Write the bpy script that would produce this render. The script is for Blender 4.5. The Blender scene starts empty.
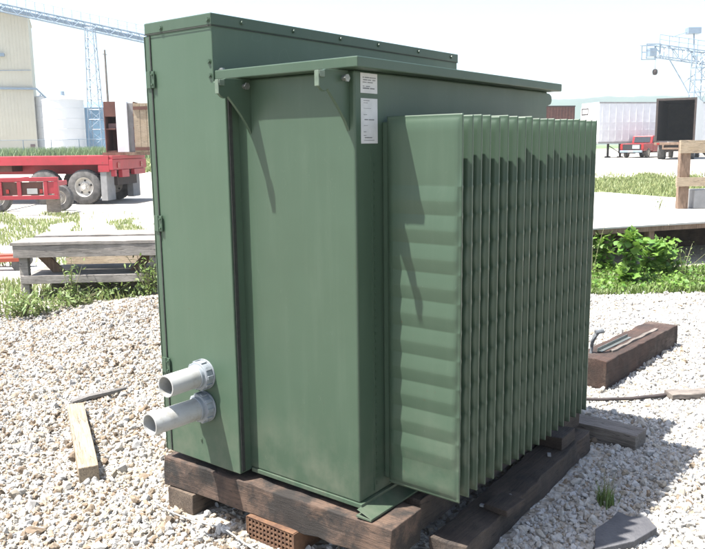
import bpy, math, random
import numpy as np
from mathutils import Vector, Matrix, noise
R = math.radians
rnd = random.Random(7)
nr = np.random.RandomState(11)
S = bpy.context.scene
COL = S.collection

# ------------------------------------------------------------------ camera model (solved from the photo)
F, PITCH, YAW, ROLL = 764.08, R(9.4249), R(37.8741), R(-0.7916)
CAM = Vector((-2.1624, -1.6594, 1.35))
fw = Vector((math.cos(YAW)*math.cos(PITCH), math.sin(YAW)*math.cos(PITCH), -math.sin(PITCH)))
_rt = Vector((math.sin(YAW), -math.cos(YAW), 0)); _up = _rt.cross(fw)
rt = _rt*math.cos(ROLL) + _up*math.sin(ROLL); up = -_rt*math.sin(ROLL) + _up*math.cos(ROLL)
def at(px, py, depth):
    d = fw + rt*((px-352)/F) - up*((py-274)/F)
    return CAM + d*depth
RIGHT = YAW - math.pi/2          # heading of an object whose local +X runs to the picture's right

def smooth(t): t = max(0., min(1., t)); return t*t*(3-2*t)
GZ = -0.27
def tz(x, y):
    dx, dy = x-CAM.x, y-CAM.y
    d = math.hypot(dx, dy)
    z = GZ + 0.5*smooth((d-25)/35)
    k = smooth((d-2.2)/3.)*(1-smooth((d-14)/10))
    z += k*0.03*(math.sin(x*1.7+y*.6)+math.sin(y*2.3-x*.8+1.)+.6*math.sin(x*3.9+y*3.1))*.5
    b = math.exp(-((d-8.0)/.7)**2)
    az = math.degrees(math.atan2(dy, dx)-YAW)
    if az > 2: z += .15*smooth((25-az)/11)*smooth((az-2)/4)*math.exp(-((d-7.6)/.75)**2)
    return z
def gat(px, d):
    """ground point under picture column px at forward depth d"""
    p = at(px, 150, d); return Vector((p.x, p.y, tz(p.x, p.y)))

# ------------------------------------------------------------------ materials
def new_mat(name):
    m = bpy.data.materials.new(name); m.use_nodes = True
    nt = m.node_tree; b = nt.nodes['Principled BSDF']; return m, nt, b
def mat(name, c1, c2=None, scale=8, rough=.6, r2=None, metal=0, bump=0, bscale=60, stretch=None, spec=None, detail=5, c3=None, s3=2.0, thr3=(.6, .7), trans=0, grain=0):
    kk = .78 if name.startswith('white') else .6
    c1 = tuple(v*kk for v in c1); c2 = tuple(v*kk for v in c2) if c2 else None; c3 = tuple(v*kk for v in c3) if c3 else None
    m, nt, b = new_mat(name); N = nt.nodes; L = nt.links
    tc = N.new('ShaderNodeTexCoord'); mp = N.new('ShaderNodeMapping'); L.new(tc.outputs['Object'], mp.inputs[0])
    if stretch: mp.inputs['Scale'].default_value = stretch
    b.inputs['Roughness'].default_value = rough; b.inputs['Metallic'].default_value = metal
    if spec is not None: b.inputs['Specular IOR Level'].default_value = spec
    if trans: b.inputs['Transmission Weight'].default_value = trans
    c2 = c2 or tuple(v*.85 for v in c1)
    nz = N.new('ShaderNodeTexNoise'); nz.inputs['Scale'].default_value = scale; nz.inputs['Detail'].default_value = detail; nz.inputs['Roughness'].default_value = .6
    L.new(mp.outputs[0], nz.inputs['Vector'])
    cr = N.new('ShaderNodeValToRGB'); cr.color_ramp.elements[0].position = .35; cr.color_ramp.elements[1].position = .65
    cr.color_ramp.elements[0].color = (*c1, 1); cr.color_ramp.elements[1].color = (*c2, 1)
    L.new(nz.outputs['Fac'], cr.inputs[0]); out = cr.outputs[0]
    if c3:
        n3 = N.new('ShaderNodeTexNoise'); n3.inputs['Scale'].default_value = s3; n3.inputs['Detail'].default_value = 8; n3.inputs['Roughness'].default_value = .7
        L.new(mp.outputs[0], n3.inputs['Vector'])
        mr = N.new('ShaderNodeMapRange'); mr.inputs[1].default_value, mr.inputs[2].default_value = thr3; L.new(n3.outputs['Fac'], mr.inputs[0])
        mx = N.new('ShaderNodeMix'); mx.data_type = 'RGBA'; L.new(mr.outputs[0], mx.inputs[0]); L.new(out, mx.inputs[6]); mx.inputs[7].default_value = (*c3, 1)
        out = mx.outputs[2]
    if grain:
        wn = N.new('ShaderNodeTexNoise'); wn.inputs['Scale'].default_value = 5; wn.inputs['Detail'].default_value = 8; wn.inputs['Roughness'].default_value = .75
        m2 = N.new('ShaderNodeMapping'); L.new(tc.outputs['Object'], m2.inputs[0])
        g = [22., 22., 22.]; g[grain-1] = 1.2; m2.inputs['Scale'].default_value = g
        L.new(m2.outputs[0], wn.inputs['Vector'])
        mr = N.new('ShaderNodeMapRange'); mr.inputs[1].default_value, mr.inputs[2].default_value = .3, .7; mr.inputs[3].default_value = .45; mr.inputs[4].default_value = 1.15
        L.new(wn.outputs['Fac'], mr.inputs[0])
        mx = N.new('ShaderNodeMix'); mx.data_type = 'RGBA'; mx.blend_type = 'MULTIPLY'; mx.inputs[0].default_value = 1
        L.new(out, mx.inputs[6]); L.new(mr.outputs[0], mx.inputs[7]); out = mx.outputs[2]
        m5 = N.new('ShaderNodeMapping'); L.new(tc.outputs['Object'], m5.inputs[0]); g5 = [14., 14., 14.]; g5[grain-1] = .8; m5.inputs['Scale'].default_value = g5
        n5 = N.new('ShaderNodeTexNoise'); n5.inputs['Scale'].default_value = 2.2; n5.inputs['Detail'].default_value = 3; n5.inputs['Distortion'].default_value = .4; L.new(m5.outputs[0], n5.inputs['Vector'])
        a5 = N.new('ShaderNodeMath'); a5.operation = 'SUBTRACT'; L.new(n5.outputs['Fac'], a5.inputs[0]); a5.inputs[1].default_value = .5
        b5 = N.new('ShaderNodeMath'); b5.operation = 'ABSOLUTE'; L.new(a5.outputs[0], b5.inputs[0])
        r5 = N.new('ShaderNodeMapRange'); r5.inputs[1].default_value = .002; r5.inputs[2].default_value = .012; r5.inputs[3].default_value = .35; r5.inputs[4].default_value = 1; L.new(b5.outputs[0], r5.inputs[0])
        x5 = N.new('ShaderNodeMix'); x5.data_type = 'RGBA'; x5.blend_type = 'MULTIPLY'; x5.inputs[0].default_value = 1; L.new(out, x5.inputs[6]); L.new(r5.outputs[0], x5.inputs[7]); out = x5.outputs[2]
        bw = N.new('ShaderNodeBump'); bw.inputs['Strength'].default_value = .6; bw.inputs['Distance'].default_value = .01
        L.new(wn.outputs['Fac'], bw.inputs['Height']); L.new(bw.outputs[0], b.inputs['Normal'])
    L.new(out, b.inputs['Base Color'])
    if r2 is not None:
        mr = N.new('ShaderNodeMapRange'); mr.inputs[1].default_value, mr.inputs[2].default_value = .3, .7; mr.inputs[3].default_value = rough; mr.inputs[4].default_value = r2
        L.new(nz.outputs['Fac'], mr.inputs[0]); L.new(mr.outputs[0], b.inputs['Roughness'])
    if bump and not grain:
        n2 = N.new('ShaderNodeTexNoise'); n2.inputs['Scale'].default_value = bscale; n2.inputs['Detail'].default_value = 4
        L.new(mp.outputs[0], n2.inputs['Vector'])
        bp = N.new('ShaderNodeBump'); bp.inputs['Strength'].default_value = bump; bp.inputs['Distance'].default_value = .01
        L.new(n2.outputs['Fac'], bp.inputs['Height']); L.new(bp.outputs[0], b.inputs['Normal'])
    return m

GREEN = (.049, .087, .059)
def green_paint(kc=1.0, name='green_paint'):
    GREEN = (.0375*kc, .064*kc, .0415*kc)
    m, nt, b = new_mat(name); N = nt.nodes; L = nt.links
    tc = N.new('ShaderNodeTexCoord')
    def nz(scale, det=5, st=None):
        mp = N.new('ShaderNodeMapping'); L.new(tc.outputs['Object'], mp.inputs[0])
        if st: mp.inputs['Scale'].default_value = st
        n = N.new('ShaderNodeTexNoise'); n.inputs['Scale'].default_value = scale; n.inputs['Detail'].default_value = det; n.inputs['Roughness'].default_value = .65
        L.new(mp.outputs[0], n.inputs['Vector']); return n
    n1 = nz(1.6, 6)
    cr = N.new('ShaderNodeValToRGB'); cr.color_ramp.elements[0].position = .3; cr.color_ramp.elements[1].position = .72
    cr.color_ramp.elements[0].color = (GREEN[0]*.93, GREEN[1]*.93, GREEN[2]*.93, 1); cr.color_ramp.elements[1].color = (GREEN[0]*1.07, GREEN[1]*1.06, GREEN[2]*1.08, 1)
    L.new(n1.outputs['Fac'], cr.inputs[0])
    # dust streaks running down and dust film
    n2 = nz(3.0, 7, (6, 6, .55))
    mr = N.new('ShaderNodeMapRange'); mr.inputs[1].default_value = .5; mr.inputs[2].default_value = .85; mr.inputs[4].default_value = .22; L.new(n2.outputs['Fac'], mr.inputs[0])
    mx = N.new('ShaderNodeMix'); mx.data_type = 'RGBA'; L.new(mr.outputs[0], mx.inputs[0]); L.new(cr.outputs[0], mx.inputs[6]); mx.inputs[7].default_value = (.085, .115, .085, 1)
    # small scuffs
    n3 = nz(38, 6)
    mr3 = N.new('ShaderNodeMapRange'); mr3.inputs[1].default_value = .68; mr3.inputs[2].default_value = .76; mr3.inputs[4].default_value = .35; L.new(n3.outputs['Fac'], mr3.inputs[0])
    mx3 = N.new('ShaderNodeMix'); mx3.data_type = 'RGBA'; L.new(mr3.outputs[0], mx3.inputs[0]); L.new(mx.outputs[2], mx3.inputs[6]); mx3.inputs[7].default_value = (.065, .095, .068, 1)
    sx = N.new('ShaderNodeSeparateXYZ'); L.new(tc.outputs['Object'], sx.inputs[0])
    mz = N.new('ShaderNodeMapRange'); mz.inputs[1].default_value = .38; mz.inputs[2].default_value = .0; mz.inputs[4].default_value = 1; L.new(sx.outputs[2], mz.inputs[0])
    n4 = nz(7, 8); mq = N.new('ShaderNodeMapRange'); mq.inputs[1].default_value = .42; mq.inputs[2].default_value = .75; mq.inputs[4].default_value = .6; L.new(n4.outputs['Fac'], mq.inputs[0])
    mm = N.new('ShaderNodeMath'); mm.operation = 'MULTIPLY'; L.new(mz.outputs[0], mm.inputs[0]); L.new(mq.outputs[0], mm.inputs[1])
    mx4 = N.new('ShaderNodeMix'); mx4.data_type = 'RGBA'; L.new(mm.outputs[0], mx4.inputs[0]); L.new(mx3.outputs[2], mx4.inputs[6]); mx4.inputs[7].default_value = (.12, .125, .095, 1)
    n6 = nz(55, 3); m6 = N.new('ShaderNodeMapRange'); m6.inputs[1].default_value = .73; m6.inputs[2].default_value = .75; m6.inputs[4].default_value = .8; L.new(n6.outputs['Fac'], m6.inputs[0])
    x6 = N.new('ShaderNodeMix'); x6.data_type = 'RGBA'; L.new(m6.outputs[0], x6.inputs[0]); L.new(mx4.outputs[2], x6.inputs[6]); x6.inputs[7].default_value = (.06, .035, .02, 1)
    n7 = nz(2.6, 2, (1, 5, 1.6)); a7 = N.new('ShaderNodeMath'); a7.operation = 'SUBTRACT'; L.new(n7.outputs['Fac'], a7.inputs[0]); a7.inputs[1].default_value = .62
    b7 = N.new('ShaderNodeMath'); b7.operation = 'ABSOLUTE'; L.new(a7.outputs[0], b7.inputs[0])
    m7 = N.new('ShaderNodeMapRange'); m7.inputs[1].default_value = .0015; m7.inputs[2].default_value = .0; m7.inputs[4].default_value = .35; L.new(b7.outputs[0], m7.inputs[0])
    x7 = N.new('ShaderNodeMix'); x7.data_type = 'RGBA'; L.new(m7.outputs[0], x7.inputs[0]); L.new(x6.outputs[2], x7.inputs[6]); x7.inputs[7].default_value = (.10, .13, .10, 1)
    L.new(x7.outputs[2], b.inputs['Base Color'])
    mr2 = N.new('ShaderNodeMapRange'); mr2.inputs[1].default_value = .3; mr2.inputs[2].default_value = .7; mr2.inputs[3].default_value = .34; mr2.inputs[4].default_value = .5
    L.new(n1.outputs['Fac'], mr2.inputs[0]); L.new(mr2.outputs[0], b.inputs['Roughness'])
    nb = nz(2.2, 2); nb2 = nz(240, 2)
    bp = N.new('ShaderNodeBump'); bp.inputs['Strength'].default_value = .4; bp.inputs['Distance'].default_value = .015; L.new(nb.outputs['Fac'], bp.inputs['Height'])
    bp2 = N.new('ShaderNodeBump'); bp2.inputs['Strength'].default_value = .12; bp2.inputs['Distance'].default_value = .001; L.new(nb2.outputs['Fac'], bp2.inputs['Height']); L.new(bp.outputs[0], bp2.inputs['Normal'])
    L.new(bp2.outputs[0], b.inputs['Normal']); b.inputs['Specular IOR Level'].default_value = .32
    return m

M = dict(
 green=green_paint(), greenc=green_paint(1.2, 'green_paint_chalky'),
 gasket=mat('dark_gasket', (.018, .022, .02), (.04, .045, .04), 40, .8),
 zinc=mat('zinc_steel', (.36, .38, .35), (.22, .24, .22), 60, .4, metal=.6, bump=.2),
 pvc=mat('grey_conduit_plastic', (.52, .53, .52), (.44, .45, .44), 9, .45, c3=(.30, .28, .23), s3=11, thr3=(.5, .72)),
 pvcd=mat('grey_fitting_plastic', (.36, .40, .43), (.27, .30, .33), 18, .45, bump=.15),
 clip=mat('dull_green_steel', (.16, .22, .16), (.11, .15, .11), 40, .45),
 iron=mat('dark_iron', (.20, .22, .24), (.12, .13, .14), 30, .6, bump=.3),
 paper=mat('paper_label', (.72, .73, .72), (.62, .63, .62), 20, .6),
 ink=mat('faded_print', (.16, .17, .18), (.3, .3, .3), 60, .7),
 sill=mat('oiled_timber_brown', (.20, .125, .085), (.08, .052, .04), 5, .85, grain=2, c3=(.03, .024, .02), s3=4.5, thr3=(.44, .56)),
 sillx=mat('oiled_timber_dark', (.14, .098, .072), (.06, .046, .038), 5, .88, grain=1, c3=(.16, .12, .09), s3=3.5, thr3=(.55, .7)),
 blockx=mat('timber_block_grey_brown', (.24, .18, .13), (.10, .07, .05), 6, .9, grain=1, c3=(.06, .045, .035), s3=4, thr3=(.52, .66)),
 rust=mat('rusty_perforated_metal', (.22, .115, .06), (.12, .06, .035), 25, .9, bump=.5),
 tie=mat('creosote_timber', (.115, .062, .044), (.05, .032, .025), 5, .88, grain=1, c3=(.25, .19, .15), s3=3, thr3=(.54, .72)),
 pale=mat('pale_sawn_timber', (.60, .49, .35), (.50, .39, .26), 6, .8, grain=1),
 greyw=mat('weathered_grey_timber', (.52, .48, .44), (.33, .30, .27), 5, .9, grain=1),
 greyd=mat('weathered_plank_brown_grey', (.36, .31, .27), (.23, .20, .17), 5, .9, grain=1),
 tan=mat('weathered_tan_timber', (.44, .30, .21), (.28, .18, .12), 6, .85, grain=3),
 deckw=mat('bleached_plywood', (.74, .72, .68), (.62, .60, .56), 2, .8, bump=.2, c3=(.5, .47, .42), s3=1.5, thr3=(.6, .75)),
 red=mat('faded_red_paint', (.56, .045, .065), (.46, .04, .055), 4, .5, c3=(.2, .075, .05), s3=6, thr3=(.6, .72)),
 redc=mat('red_car_paint', (.42, .025, .03), (.36, .02, .025), 4, .25),
 rubber=mat('tyre_rubber', (.09, .088, .085), (.22, .21, .20), 6, .85, bump=.3),
 rim=mat('dusty_steel_rim', (.85, .83, .78), (.65, .6, .52), 9, .5, c3=(.4, .28, .2), s3=8, thr3=(.6, .75)),
 dark=mat('dark_underframe', (.04, .035, .033), (.075, .05, .042), 8, .8),
 black=mat('black_plastic', (.02, .02, .022), None, 8, .5),
 white=mat('white_painted_panel', (.74, .76, .78), (.66, .68, .70), 3, .45),
 whitew=mat('white_tank_paint', (.80, .81, .82), (.74, .75, .76), .5, .5),
 beige=mat('beige_cladding', (.76, .73, .60), (.70, .66, .54), .3, .7, bump=.1),
 blue=mat('blue_cladding', (.22, .42, .60), (.20, .38, .55), .5, .6),
 steel=mat('galvanised_steel', (.36, .46, .57), (.29, .38, .48), 2, .5, metal=.2),
 brown=mat('brown_rust_panel', (.20, .085, .06), (.13, .055, .042), 4, .8),
 pink=mat('faded_pink_panel', (.60, .35, .33), None, 5, .7),
 glass=mat('dark_glass', (.03, .04, .045), None, 3, .08, spec=.7),
 lamp=mat('red_lens', (.45, .02, .02), None, 5, .2),
 interior=mat('truck_interior', (.035, .032, .035), (.06, .05, .05), 3, .8),
 plate=mat('number_plate', (.6, .6, .58), None, 5, .5),
 cable=mat('weathered_cable', (.05, .04, .04), (.09, .07, .065), 10, .7),
 slate=mat('dark_board', (.14, .14, .15), (.09, .09, .10), 10, .75, bump=.5),
 concrete=mat('grey_concrete', (.42, .42, .42), (.34, .34, .34), 5, .9, bump=.3),
 stick=mat('driftwood_stick', (.35, .33, .31), (.2, .19, .18), 12, .9, bump=.4),
 orange=mat('orange_paint', (.55, .10, .05), None, 5, .5),
)
def leaf_mat(name, c, c2):
    c = tuple(v*.72 for v in c); c2 = tuple(v*.72 for v in c2)
    m, nt, b = new_mat(name); N = nt.nodes; L = nt.links
    geo = N.new('ShaderNodeNewGeometry'); mx = N.new('ShaderNodeMix'); mx.data_type = 'RGBA'
    L.new(geo.outputs['Random Per Island'], mx.inputs[0]); mx.inputs[6].default_value = (*c, 1); mx.inputs[7].default_value = (*c2, 1)
    L.new(mx.outputs[2], b.inputs['Base Color']); b.inputs['Roughness'].default_value = .55
    tr = N.new('ShaderNodeBsdfTranslucent'); L.new(mx.outputs[2], tr.inputs[0])
    ms = N.new('ShaderNodeMixShader'); ms.inputs[0].default_value = .35
    L.new(b.outputs[0], ms.inputs[1]); L.new(tr.outputs[0], ms.inputs[2]); L.new(ms.outputs[0], N['Material Output'].inputs[0])
    return m
M['vine'] = leaf_mat('vine_leaf', (.10, .24, .03), (.22, .36, .06))
M['weed'] = leaf_mat('weed_leaf', (.12, .20, .05), (.24, .32, .09))
M['grass'] = leaf_mat('grass_blade', (.17, .24, .07), (.38, .41, .17))
M['far'] = leaf_mat('far_weeds', (.15, .24, .10), (.26, .36, .16))
M['stem'] = mat('plant_stem', (.16, .2, .07), (.25, .22, .12), 10, .7)

# ------------------------------------------------------------------ mesh helpers
class MB:
    def __init__(s): s.v = []; s.f = []
    def add(s, vs, fs, T=None):
        o = len(s.v)
        s.v += [tuple(T @ Vector(v)) if T else tuple(v) for v in vs]
        s.f += [tuple(i+o for i in f) for f in fs]; return s
    def box(s, x0, x1, y0, y1, z0, z1, T=None):
        vs = [(x, y, z) for z in (z0, z1) for y in (y0, y1) for x in (x0, x1)]
        return s.add(vs, [(0, 2, 3, 1), (4, 5, 7, 6), (0, 1, 5, 4), (2, 6, 7, 3), (0, 4, 6, 2), (1, 3, 7, 5)], T)
    def rough(s, x0, x1, y0, y1, z0, z1, amp=.006, seg=.08, T=None, seed=0):
        """a sawn timber: box with subdivided, worn faces"""
        n = [max(2, min(26, int(round((b-a)/seg))+1)) for a, b in ((x0, x1), (y0, y1), (z0, z1))]
        vid = {}; vs = []; fs = []
        def vert(i, j, k):
            key = (i, j, k)
            if key not in vid:
                x = x0+(x1-x0)*i/(n[0]-1); y = y0+(y1-y0)*j/(n[1]-1); z = z0+(z1-z0)*k/(n[2]-1)
                d = noise.noise_vector(Vector((x*9+seed*3.1, y*9, z*9)))*amp + noise.noise_vector(Vector((x*30, y*30+seed, z*30)))*amp*.5
                vid[key] = len(vs); vs.append((x+d.x, y+d.y, z+d.z))
            return vid[key]
        for a, b, c in ((0, 1, 2), (1, 2, 0), (2, 0, 1)):
            for side in (0, n[c]-1):
                for i in range(n[a]-1):
                    for j in range(n[b]-1):
                        q = []
                        for di, dj in ((0, 0), (1, 0), (1, 1), (0, 1)):
                            k = [0, 0, 0]; k[a] = i+di; k[b] = j+dj; k[c] = side; q.append(vert(*k))
                        fs.append(tuple(q) if side else tuple(q[::-1]))
        return s.add(vs, fs, T)
    def tube(s, p0, p1, r, n=8, r2=None, cap=True):
        p0 = Vector(p0); p1 = Vector(p1); r2 = r if r2 is None else r2
        q = (p1-p0).to_track_quat('Z', 'Y'); vs = []; fs = []
        for p, rr in ((p0, r), (p1, r2)):
            for i in range(n):
                a = 2*math.pi*i/n; vs.append(p + q @ Vector((rr*math.cos(a), rr*math.sin(a), 0)))
        for i in range(n): j = (i+1) % n; fs.append((i, j, n+j, n+i))
        if cap: fs += [tuple(range(n))[::-1], tuple(range(n, 2*n))]
        return s.add(vs, fs)
    def path(s, pts, rs, n=8):
        if not isinstance(rs, (list, tuple)): rs = [rs]*len(pts)
        pts = [Vector(p) for p in pts]; vs = []; fs = []
        for k, p in enumerate(pts):
            d = (pts[min(k+1, len(pts)-1)]-pts[max(k-1, 0)]).normalized(); q = d.to_track_quat('Z', 'Y')
            for i in range(n):
                a = 2*math.pi*i/n; vs.append(p + q @ Vector((rs[k]*math.cos(a), rs[k]*math.sin(a), 0)))
        for k in range(len(pts)-1):
            for i in range(n):
                j = (i+1) % n; fs.append((k*n+i, k*n+j, k*n+n+j, k*n+n+i))
        fs += [tuple(range(n))[::-1], tuple(range(len(vs)-n, len(vs)))]
        return s.add(vs, fs)
    def lathe(s, prof, n=24, T=None):
        """prof: (r, h) pairs, axis local Z; closed rings"""
        vs = []; fs = []
        for r, h in prof:
            for i in range(n):
                a = 2*math.pi*i/n; vs.append((r*math.cos(a), r*math.sin(a), h))
        for k in range(len(prof)-1):
            for i in range(n):
                j = (i+1) % n; fs.append((k*n+i, k*n+j, (k+1)*n+j, (k+1)*n+i))
        return s.add(vs, fs, T)
    def prism(s, poly, a, b, axis='y', T=None):
        n = len(poly); vs = []
        for t in (a, b):
            for u, w in poly:
                vs.append({'y': (u, t, w), 'x': (t, u, w), 'z': (u, w, t)}[axis])
        fs = [tuple(range(n)), tuple(range(n, 2*n))[::-1]] + [(i, n+i, n+(i+1) % n, (i+1) % n) for i in range(n)]
        return s.add(vs, fs, T)
    def build(s, name, m, parent=None, smooth=False, bevel=0, loc=None, rotz=None, fix=True):
        me = bpy.data.meshes.new(name); me.from_pydata([tuple(v) for v in s.v], [], s.f); me.update()
        if fix:
            import bmesh
            bm = bmesh.new(); bm.from_mesh(me); bmesh.ops.recalc_face_normals(bm, faces=bm.faces); bm.to_mesh(me); bm.free()
        me.materials.append(M[m] if isinstance(m, str) else m)
        o = bpy.data.objects.new(name, me); COL.objects.link(o)
        if parent: o.parent = parent
        if loc is not None: o.location = loc
        if rotz is not None: o.rotation_euler.z = rotz
        if smooth:
            me.polygons.foreach_set('use_smooth', [True]*len(me.polygons))
            if smooth != 'all':
                me.set_sharp_from_angle(angle=R(38))
        if bevel:
            bv = o.modifiers.new('bevel', 'BEVEL'); bv.width = bevel; bv.segments = 2; bv.limit_method = 'ANGLE'; bv.angle_limit = R(40)
        return o
def npmesh(name, v, f, m, parent=None, smooth=False, k=3):
    me = bpy.data.meshes.new(name); me.vertices.add(len(v)); me.vertices.foreach_set('co', np.asarray(v, np.float32).ravel())
    f = np.asarray(f, np.int32); me.loops.add(f.size); me.loops.foreach_set('vertex_index', f.ravel())
    me.polygons.add(len(f)); me.polygons.foreach_set('loop_start', np.arange(0, f.size, k, dtype=np.int32))
    me.update(calc_edges=True); me.validate(); me.materials.append(M[m] if isinstance(m, str) else m)
    if smooth: me.polygons.foreach_set('use_smooth', [True]*len(me.polygons))
    o = bpy.data.objects.new(name, me); COL.objects.link(o)
    if parent: o.parent = parent
    return o
def tag(o, label=None, cat=None, group=None, kind=None):
    if label: o['label'] = label
    if cat: o['category'] = cat
    if group: o['group'] = group
    if kind: o['kind'] = kind
    return o
def thing(name, label, cat, loc=(0, 0, 0), rotz=0, group=None):
    o = bpy.data.objects.new(name, None); o.empty_display_size = .2; COL.objects.link(o)
    o.location = loc; o.rotation_euler.z = rotz; return tag(o, label, cat, group)
def dupc(o, parent, loc=None):
    c = o.copy(); COL.objects.link(c); c.parent = parent
    if loc is not None: c.location = loc
    for g in list(o.children):
        d = g.copy(); COL.objects.link(d); d.parent = c
    return c
def Tm(loc=(0, 0, 0), rx=0, ry=0, rz=0):
    from mathutils import Euler
    return Matrix.Translation(loc) @ Euler((rx, ry, rz)).to_matrix().to_4x4()

# ------------------------------------------------------------------ the transformer
H, YA, XC, Y0, Y1, YC, HC, XE = 1.6153, .588, -.0708, .5806, 1.0492, .6434, 1.8687, 1.8192
D1, D2, LT, XL = .060, .0594, .037, 1.662
tr = thing('transformer', 'large dark green pad-mounted electrical transformer with ribbed radiator, standing on oily timbers', 'transformer', (0, 0, 0))
# tank
b = MB(); b.box(0, 1.62, 0, .66, .012, H-.001)
tank = b.build('tank', 'green', tr, bevel=.007)
b = MB(); b.box(-.004, 1.60, -.012, .575, -.006, .012); b.build('tank_bottom_plate', 'green', tr, bevel=.002)
# base channel showing along the radiator side
b = MB()
b.box(-.03, 1.62, -.075, -.004, -.029, -.021); b.box(.06, 1.62, -.0035, .50, -.029, -.0065)
b.prism([(-.075, -.0205), (-.069, -.0205), (-.006, .001), (-.013, .001)], -.028, 1.62, axis='x')
b.build('base_channel', 'green', tr, bevel=.002)
# edge weld fillet on the corner, seam strips
b = MB(); b.box(.093, .099, -.004, 0, .03, 1.335)
for i in range(42): b.box(.108, .113, -.003, 0, .05+i*.03, .062+i*.03)
b.build('weld_seam', 'green', tr)
# the cabinet
cab = MB(); e = .005
# end plate: upper narrow, lower wide
b = MB()
b.prism([(Y0, 0), (Y1-e, 0), (Y1-e, HC-.004), (YC, HC-.004), (YC, H-.006), (Y0, H-.006)], XC+e, XE-e, 'x')
cabinet = b.build('cabinet', 'greenc', tr, bevel=.004)
b = MB()
b.box(XC+.014, XC+.032, Y0-.0055, Y0-.0005, .01, H-.02)
b.build('gasket', 'gasket', cabinet)
# hood with skirt
b = MB(); b.box(XC, XE, YC-.004, Y1, HC-.046, HC); 
hood = b.build('hood', 'green', cabinet, bevel=.004)
b = MB(); 
b.box(XC-.001, XE, YC-.0055, YC-.0042, HC-.049, HC-.0455); b.box(XC-.0015, XC-.0002, YC-.004, Y1, HC-.049, HC-.0455)
b.build('hood_seam', 'gasket', cabinet)
# door edge on the cabinet's end
b = MB(); b.box(XC+.001, XC+e+.001, Y1-.028, Y1+.004, .004, HC-.052); b.box(XC+.001, XE, Y1-e+.0005, Y1+.008, .004, HC-.052)
door = b.build('door', 'green', cabinet, bevel=.002)
b = MB(); b.box(XC+.0005, XC+.0048, Y1-.0335, Y1-.0285, .004, HC-.052); b.build('door_gap', 'gasket', cabinet)
def bolt(p, n, r=.008, par=cabinet, m='green'):
    b = MB(); p = Vector(p); n = Vector(n)
    b.tube(p, p+n*.0022, r*1.35, 12); b.tube(p+n*.0022, p+n*.008, r, 6, r*.9)
    return b.build('bolt', m, par)
for z in (1.639, 1.036, .404):
    b = MB(); b.box(XC-.006, XC+.001, Y1-.055, Y1-.034, z-.034, z+.034); b.tube((XC-.005, Y1-.031, z-.036), (XC-.005, Y1-.031, z+.036), .006, 8)
    b.box(XC-.006, XC+.001, Y1-.027, Y1-.004, z-.034, z+.034)
    b.tube((XC-.0065, Y1-.045, z+.02), (XC-.012, Y1-.045, z+.02), .005, 6); b.tube((XC-.0065, Y1-.045, z-.02), (XC-.012, Y1-.045, z-.02), .005, 6)
    b.build('hinge', 'green', cabinet, bevel=.001)
for y, z in ((.94, 1.84), (.655, 1.843)): bolt((XC-.0003, y, z), (-1, 0, 0))
for y, z in ((.662, 1.688), (.66, 1.634)): bolt((XC+e-.0003, y, z), (-1, 0, 0))
for x in (.094, .405, .731, 1.034, 1.40, 1.74): bolt((x, YC-.0038, 1.848), (0, -1, 0))
# lid
b = MB(); b.box(-D1, XL, -D2, YC-.001, H, H+LT)
lid = b.build('lid', 'green', tr, bevel=.004)
bolt((-.045, .615, H+LT), (0, 0, 1), .011, lid, 'zinc')
# lifting lugs
def lug(y, sx=1, x0=0.0, back=True):
    P = [(0, H-.001)]
    if sx > 0:
        P += [(-.125, H-.005)]
        for k in range(9):
            a = R(90+k*22.5); P.append((-.132+.036*math.cos(a), 1.572+.036*math.sin(a)))
        P += [(-.118, 1.545), (-.085, 1.512), (-.05, 1.475), (-.02, 1.437), (0, 1.405)]
    else:
        P += [(.085, H-.006)]
        for k in range(9):
            a = R(90-k*22.5); P.append((.085+.026*math.cos(a), 1.580+.026*math.sin(a)))
        P += [(.05, 1.545), (.02, 1.50), (0, 1.46)]
    P = [(x0+x, z) for x, z in P]
    b = MB(); b.prism(P, y-.0065, y+.0065, 'y')
    lg = b.build('lifting_lug', 'green', tr, bevel=.002)
    if sx > 0:
        c = MB(); cx = -.158
        c.box(cx-.010, cx-.006, y-.010, y+.010, 1.552, 1.604); c.box(cx-.0058, cx+.02, y-.013, y-.0085, 1.582, 1.604); c.box(cx-.0058, cx+.02, y+.0085, y+.013, 1.582, 1.604)
        c.build('clip', 'clip', lg, bevel=.002)
        c = MB(); c.tube((-.035, y-.022, 1.585), (-.035, y+.022, 1.585), .009, 10); c.tube((-.035, y-.028, 1.585), (-.035, y-.0225, 1.585), .014, 6)
        c.build('lid_bolt', 'zinc', lg)
    return lg
lug(.516); lug(.030); lug(.03, -1, 1.621)
# labels
def paper(x0, x1, z0, z1, rows):
    b = MB(); b.box(x0, x1, -.0016, -.0002, z0, z1); o = b.build('paper_label', 'paper', tr)
    t = MB(); w = x1-x0
    for zc, segs, hh in rows:
        z = z1-(z1-z0)*zc
        for a, c in segs: t.box(x0+w*a, x0+w*c, -.0024, -.0018, z-hh, z+hh)
    t.build('print', 'ink', o)
r1 = [(.22, [(.12, .2), (.24, .5), (.53, .9)], .0018), (.34, [(.14, .4), (.44, .62), (.7, .88)], .0018), (.46, [(.12, .35), (.4, .72)], .0016),
      (.66, [(.12, .22), (.3, .55)], .0014), (.76, [(.12, .5), (.55, .82)], .0022)]
r2_ = [(.05, [(.15, .5)], .0012), (.1, [(.15, .4)], .001), (.22, [(.15, .6)], .0006), (.36, [(.15, .35)], .001), (.47, [(.2, .42), (.46, .78)], .0018), (.60, [(.15, .4)], .0007),
       (.74, [(.15, .3)], .001), (.82, [(.15, .3)], .001), (.87, [(.2, .65)], .0018), (.93, [(.15, .8)], .0008)]
paper(.033, .133, 1.538, 1.607, r1); paper(.034, .133, 1.362, 1.520, r2_)
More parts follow.
